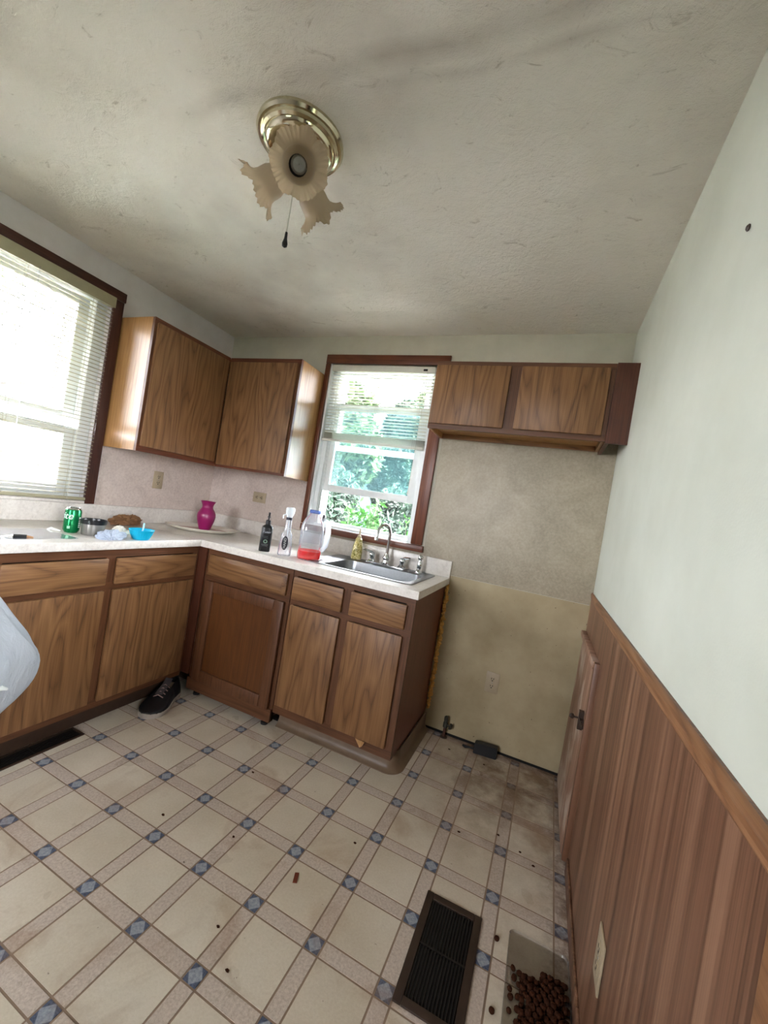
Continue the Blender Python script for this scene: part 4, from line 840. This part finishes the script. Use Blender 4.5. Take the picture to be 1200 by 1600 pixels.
# debris
def chip(name, pts, h, mat, label, cat, group=None):
    bm = BM(); loft(bm, [[(x, y, .0003) for x, y in pts], [(x, y, h) for x, y in pts]], True, True, True); x, y = pts[0]; return single(name, bm, mat, (x, y, 0), label, cat, group)
chip('wood_chip', [(1.862, -1.238), (1.875, -1.232), (1.862, -1.200), (1.850, -1.206)], .004, plain('red_brown_chip', '6e2f17', .6), 'small reddish wood chip on the open floor', 'chip')
cr = random.Random(5)
for x, y, lab in ((1.30, -1.27, 'tiny dark crumb on the open floor far left of the wood chip'), (1.58, -1.205, 'tiny dark crumb on the floor just left of the wood chip'), (1.97, -.985, 'tiny dark crumb on the floor between wood chip and sink cabinet'),
                  (1.86, -1.53, 'dark crumb on the floor nearest to the viewer'), (1.76, -1.46, 'dark crumb on the floor below the wood chip, second nearest to the viewer'), (2.46, -.62, 'leftmost of three dark crumbs before the low access door'),
                  (2.55, -.66, 'middle one of three dark crumbs before the low access door'), (2.60, -.70, 'rightmost of three dark crumbs before the low access door'), (2.335, -.16, 'dark crumb on the floor in front of the black box'),
                  (2.14, -.14, 'dark crumb on the floor right of the shut-off valve'), (2.31, -.70, 'lone dark crumb between sink cabinet side and the three crumbs'), (1.41, -.90, 'dark crumb on the floor before the panelled base unit')):
    a0 = cr.uniform(0, 6); chip('crumb', [(x + .0065 * cr.uniform(.6, 1.2) * math.cos(a0 + q * 1.2566), y + .004 * cr.uniform(.6, 1.2) * math.sin(a0 + q * 1.2566)) for q in range(5)], .003, M['kib'], lab, 'crumb', 'dark crumbs scattered on the floor')
# dark spots on the right wall: nail with rust
single('wall_nail', lathe(BM(), [(.001, 0), (.006, .0005), (.007, .003), (.004, .006), (.001, .0065)], (W - .0003, -1.435, 1.935), 10, (-1, 0, 0)), M['registerm'], (W - .0003, -1.435, 1.935), 'rusty nail head on the white right wall', 'nail')

# ------------------------------------------------------------------ outside
def leafmat(name, a, b, c_):
    t = NT(name); n = t.noise(t.coord('World'), 3.5, 4); c = t.ramp(n, [(.3, lin(a)), (.5, lin(b)), (.7, lin(c_))]); t.b.inputs['Base Color'].default_value = (0, 0, 0, 1)
    t.fin(c, .6, spec=.2); tl = t.node('ShaderNodeBsdfTranslucent'); t.link(c, tl.inputs[0]); m = t.node('ShaderNodeMixShader'); m.inputs[0].default_value = .35
    t.link(t.b.outputs[0], m.inputs[1]); t.link(tl.outputs[0], m.inputs[2]); t.link(m.outputs[0], t.out.inputs[0]); return t.m
M['hedge'] = leafmat('blue_green_foliage', '131c18', '213028', '364837'); M['tree'] = leafmat('mid_green_foliage', '151f11', '27371f', '3f522c'); M['weed'] = leafmat('fresh_green_leaves', '0a1c06', '103009', '1b4a10')
M['bark'] = plain('grey_bark', '55504a', .9, vary=.35, vs=14, bump=.6); M['stem'] = plain('weed_stem', '1a2410', .7)
gt = NT('lawn'); gn = gt.noise(gt.coord('World'), 1.3, 6, .7); gt.fin(gt.ramp(gn, [(.3, lin('1b2016')), (.6, lin('2b3023'))]), .9, spec=.1)
tag(struct('ground', B(-70, 45, -40, 70, -.75, -.5), gt.m, 'green lawn outside the windows'))
struct('bounce_slab', B(-.14, 4, .14, 4.0, -.499, -.49), plain('bounce_concrete', 'e2e0dc', .9, vary=.08, vs=4), 'unseen pale slab added below the sink window to bounce light up')  # pale ground out of view, added to throw light up onto the ceiling
struct('driveway', B(-24, -7.5, -14, 9.0, -.499, -.49), plain('grey_concrete', 'b0aeac', .9, vary=.1, vs=4), 'grey concrete drive beyond the wide window')
def leaves(name, centers, normals_rand, size, mat, parent, n):
    """n rhombic leaves, each folded along its middle; centers is an (n,3) array"""
    c = centers; d = rng.normal(size=(n, 3)); d /= np.linalg.norm(d, axis=1)[:, None]; e = np.cross(d, rng.normal(size=(n, 3))); e /= np.linalg.norm(e, axis=1)[:, None]
    s = size * rng.uniform(.6, 1.3, (n, 1)); up = np.cross(d, e) * s * .15
    V = np.stack([c - d * s, c + e * s * .42 + up, c + d * s, c - e * s * .42 + up], 1).reshape(-1, 3); i = np.arange(n) * 4
    F = np.concatenate([np.stack([i, i+1, i+2], 1), np.stack([i, i+2, i+3], 1)])
    me = bpy.data.meshes.new(name); me.from_pydata((V - np.array(origin(parent))).tolist(), [], F.tolist()); me.materials.append(mat)
    o = bpy.data.objects.new(name, me); COL.objects.link(o); o.parent = parent; o['kind'] = 'stuff'; return o
def cloud(blobs, n):
    out = []
    tot = sum(b[3] * b[4] * b[5] for b in blobs)
    for x, y, z, a, b, c in blobs:
        k = max(1, int(n * a * b * c / tot)); p = rng.normal(size=(k, 3)); p /= np.linalg.norm(p, axis=1)[:, None]; p *= rng.uniform(.45, 1.05, (k, 1)) ** .6; out.append(p * [a, b, c] + [x, y, z])
    return np.concatenate(out)
def shrub(name, x, y, r, h, mat, label, cat, n=5000, leaf=.06, z0=-.5, trunk=.05, group=None):
    t = empty(name, (x, y, z0), label, cat, group); nb = 7; bl = []
    for k in range(nb): a = rng.uniform(0, 6.28); q = k / (nb - 1); bl.append((x + math.cos(a) * r * .4 * (1 - .5 * q), y + math.sin(a) * r * .4 * (1 - .5 * q), z0 + h * (.22 + .66 * q), r * (.75 - .35 * q), r * (.75 - .35 * q), h * .2))
    pts = cloud(bl, n); leaves('foliage', pts, 0, leaf, mat, t, len(pts)); part('trunk', tube(BM(), [(x, y, z0), (x + .03, y, z0 + h * .4), (x, y + .02, z0 + h * .8)], [trunk, trunk * .8, trunk * .3], 8), M['bark'], t); return t
shrub('shrub', -.60, 2.75, .85, 2.05, M['hedge'], 'blue-green shrub outside the sink window, left', 'shrub', 22000, .055, group='shrubs behind the sink window')
shrub('shrub', .85, 2.85, .85, 1.95, M['hedge'], 'blue-green shrub outside the sink window behind the fresh weeds', 'shrub', 22000, .055, group='shrubs behind the sink window')
shrub('shrub', .12, 3.95, .62, 2.0, M['hedge'], 'blue-green shrub filling the gap between the two nearer shrubs', 'shrub', 12000, .055, group='shrubs behind the sink window')
def tree(name, x, y, h, crown, mat, label, n=9000, leaf=.09, tr=.12, lean=0, twigs=0):
    t = empty(name, (x, y, -.5), label, 'tree', 'trees outside the windows')
    part('trunk', tube(BM(), [(x, y, -.5), (x + lean * .3, y, h * .4), (x + lean * .7, y + .05, h * .8), (x + lean, y, h)], [tr * 1.2, tr, tr * .8, tr * .4], 12), M['bark'], t)
    pts = cloud(crown, n); leaves('crown', pts, 0, leaf, mat, t, len(pts))
    for k in range(twigs):
        zz = rng.uniform(1.6, h * .95); a = rng.uniform(2.6, 5.2); L_ = rng.uniform(1.0, 2.2); p0 = Vector((x, y, zz)); dv = Vector((.35 * math.cos(a), -1, .25 * math.sin(a * 3)))
        part('branch', tube(BM(), [p0, p0 + dv * L_ * .4 + Vector((0, 0, .1)), p0 + dv * L_ + Vector((0, 0, -.15))], [.03, .018, .006], 6), M['bark'], t)
    return t
tree('garden_tree', -2.2, 4.2, 3.4, [(-2.2, 4.2, 2.4, 1.3, .9, .9), (-1.4, 4.2, 2.2, .9, .8, .8), (-1.9, 4.2, 3.0, 1.1, .8, .6)], M['tree'], 'leafy tree beyond the shrubs, left in the sink window', 20000, .10)
tree('garden_tree', .6, 6.6, 3.9, [(.6, 6.6, 2.6, 1.3, .9, .9), (-.6, 6.6, 3.1, .9, .8, .6), (.1, 6.6, 3.7, .9, .8, .6), (.9, 6.6, 3.5, 1.0, .9, .6)], M['tree'], 'leafy tree beyond the shrubs, right in the sink window', 20000, .10)
tree('garden_tree', -.55, 5.35, 3.4, [(-.55, 5.35, 2.0, .62, .25, .9), (-.5, 5.35, 2.9, .5, .22, .6)], M['hedge'], 'blue-green conifer between the two leafy trees in the sink window', 14000, .08)
tree('yard_tree', -6.0, 2.05, 7.0, [(-6.1, 1.2, 4.6, 1.0, .9, .7), (-6.0, .6, 3.4, .6, .6, .3), (-6.0, 2.4, 6.4, 1.5, 1.6, 1.0)], M['tree'], 'grey-trunked yard tree outside the wide left window', 1400, .07, .13, .15, 16)
def weed(x, y, top, n, label):
    t = empty('tall_weed', (x, y, -.5), label, 'weed', 'tall weeds under the sink window'); bm = BM(); C_ = []
    for k in range(n):
        a = rng.uniform(0, 6.28); sx, sy = x + .12 * math.cos(a) * rng.random(), y + .10 * math.sin(a) * rng.random(); ex, ey, ez = sx + .20 * rng.uniform(-1, 1), sy + .10 * rng.uniform(-1, 1), top - rng.uniform(0, .28)
        tube(bm, [(sx, sy, -.5), ((sx + ex) / 2, (sy + ey) / 2, (ez - .5) / 2), (ex, ey, ez)], [.006, .005, .002], 5)
        for q in range(70): u = .25 + .75 * q / 69; C_.append((sx + (ex - sx) * u + .05 * rng.uniform(-1, 1), sy + (ey - sy) * u + .05 * rng.uniform(-1, 1), -.5 + (ez + .5) * u))
    part('stem', bm, M['stem'], t, kind='stuff'); C_ = np.array(C_); leaves('leaf_mass', C_, 0, .042, M['weed'], t, len(C_))
weed(.88, 1.0, 1.34, 20, 'fresh green weed clump left of the faucet, outside the window'); weed(1.30, 1.50, 1.22, 12, 'fresh green weed clump right of the faucet, outside the window')
# neighbouring shed and house
struct('sun_blocker', boxes((W + .14, W + 1.45, -3.1, -1.6, 2.28, 2.34), (W + 1.35, W + 1.40, -3.08, -3.03, -.5, 2.28), (W + 1.35, W + 1.40, -1.67, -1.62, -.5, 2.28)), M['white'], 'unseen roof on posts, added to block sun at the side door')  # out of view, added to keep direct sun off the door glass
def house(name, x0, x1, y0, y1, h, rh, wallc, roofc, label, wins, face='y'):
    t = empty(name, ((x0 + x1) / 2, (y0 + y1) / 2, -.5), label, 'building'); wm = plain(name + '_siding', wallc, .8, vary=.05)
    part('wall', B(x0, x1, y0, y1, -.5, h), wm, t)
    bm = BM(); ym = (y0 + y1) / 2; xm = (x0 + x1) / 2
    if face == 'y': loft(bm, [[(x, y0 - .3, h), (x, y1 + .3, h), (x, ym, h + rh)] for x in (x0 - .3, x1 + .3)], True, True, True)
    else: loft(bm, [[(x0 - .3, y, h), (x1 + .3, y, h), (xm, y, h + rh)] for y in (y0 - .3, y1 + .3)], True, True, True)
    part('roof', bm, plain(name + '_roof', roofc, .9), t)
    for a0, a1, z0, z1 in wins:
        f = part('window', B(*((a0, a1, y0 - .04, y0 + .01) if face == 'y' else (x1 - .01, x1 + .04, a0, a1)), z0, z1), M['slot'], t)
        part('window_frame', (boxes((a0 - .06, a0, y0 - .05, y0, z0 - .06, z1 + .06), (a1, a1 + .06, y0 - .05, y0, z0 - .06, z1 + .06)) if face == 'y' else boxes((x1, x1 + .05, a0 - .06, a0, z0 - .06, z1 + .06), (x1, x1 + .05, a1, a1 + .06, z0 - .06, z1 + .06))), M['white'], f)
    return t
house('garden_shed', -3.6, .8, 8.2, 11.0, 2.05, .9, '36454d', '2a2c30', 'blue-grey shed seen through the sink window', [(-.95, -.75, 1.1, 1.75), (-.45, -.25, 1.05, 1.75)])
house('neighbour_house', -34, -26, 2, 17, 2.8, 1.3, '6d6f72', '55565a', 'grey neighbouring house beyond the lawn in the left window', [(5, 6.4, .6, 2.0), (9, 10.4, .6, 2.0)], 'x')
shrub('yard_bush', -14, 3.4, 1.6, 2.9, M['tree'], 'yellow-green bush across the lawn in the left window', 'shrub', 2600, .12)
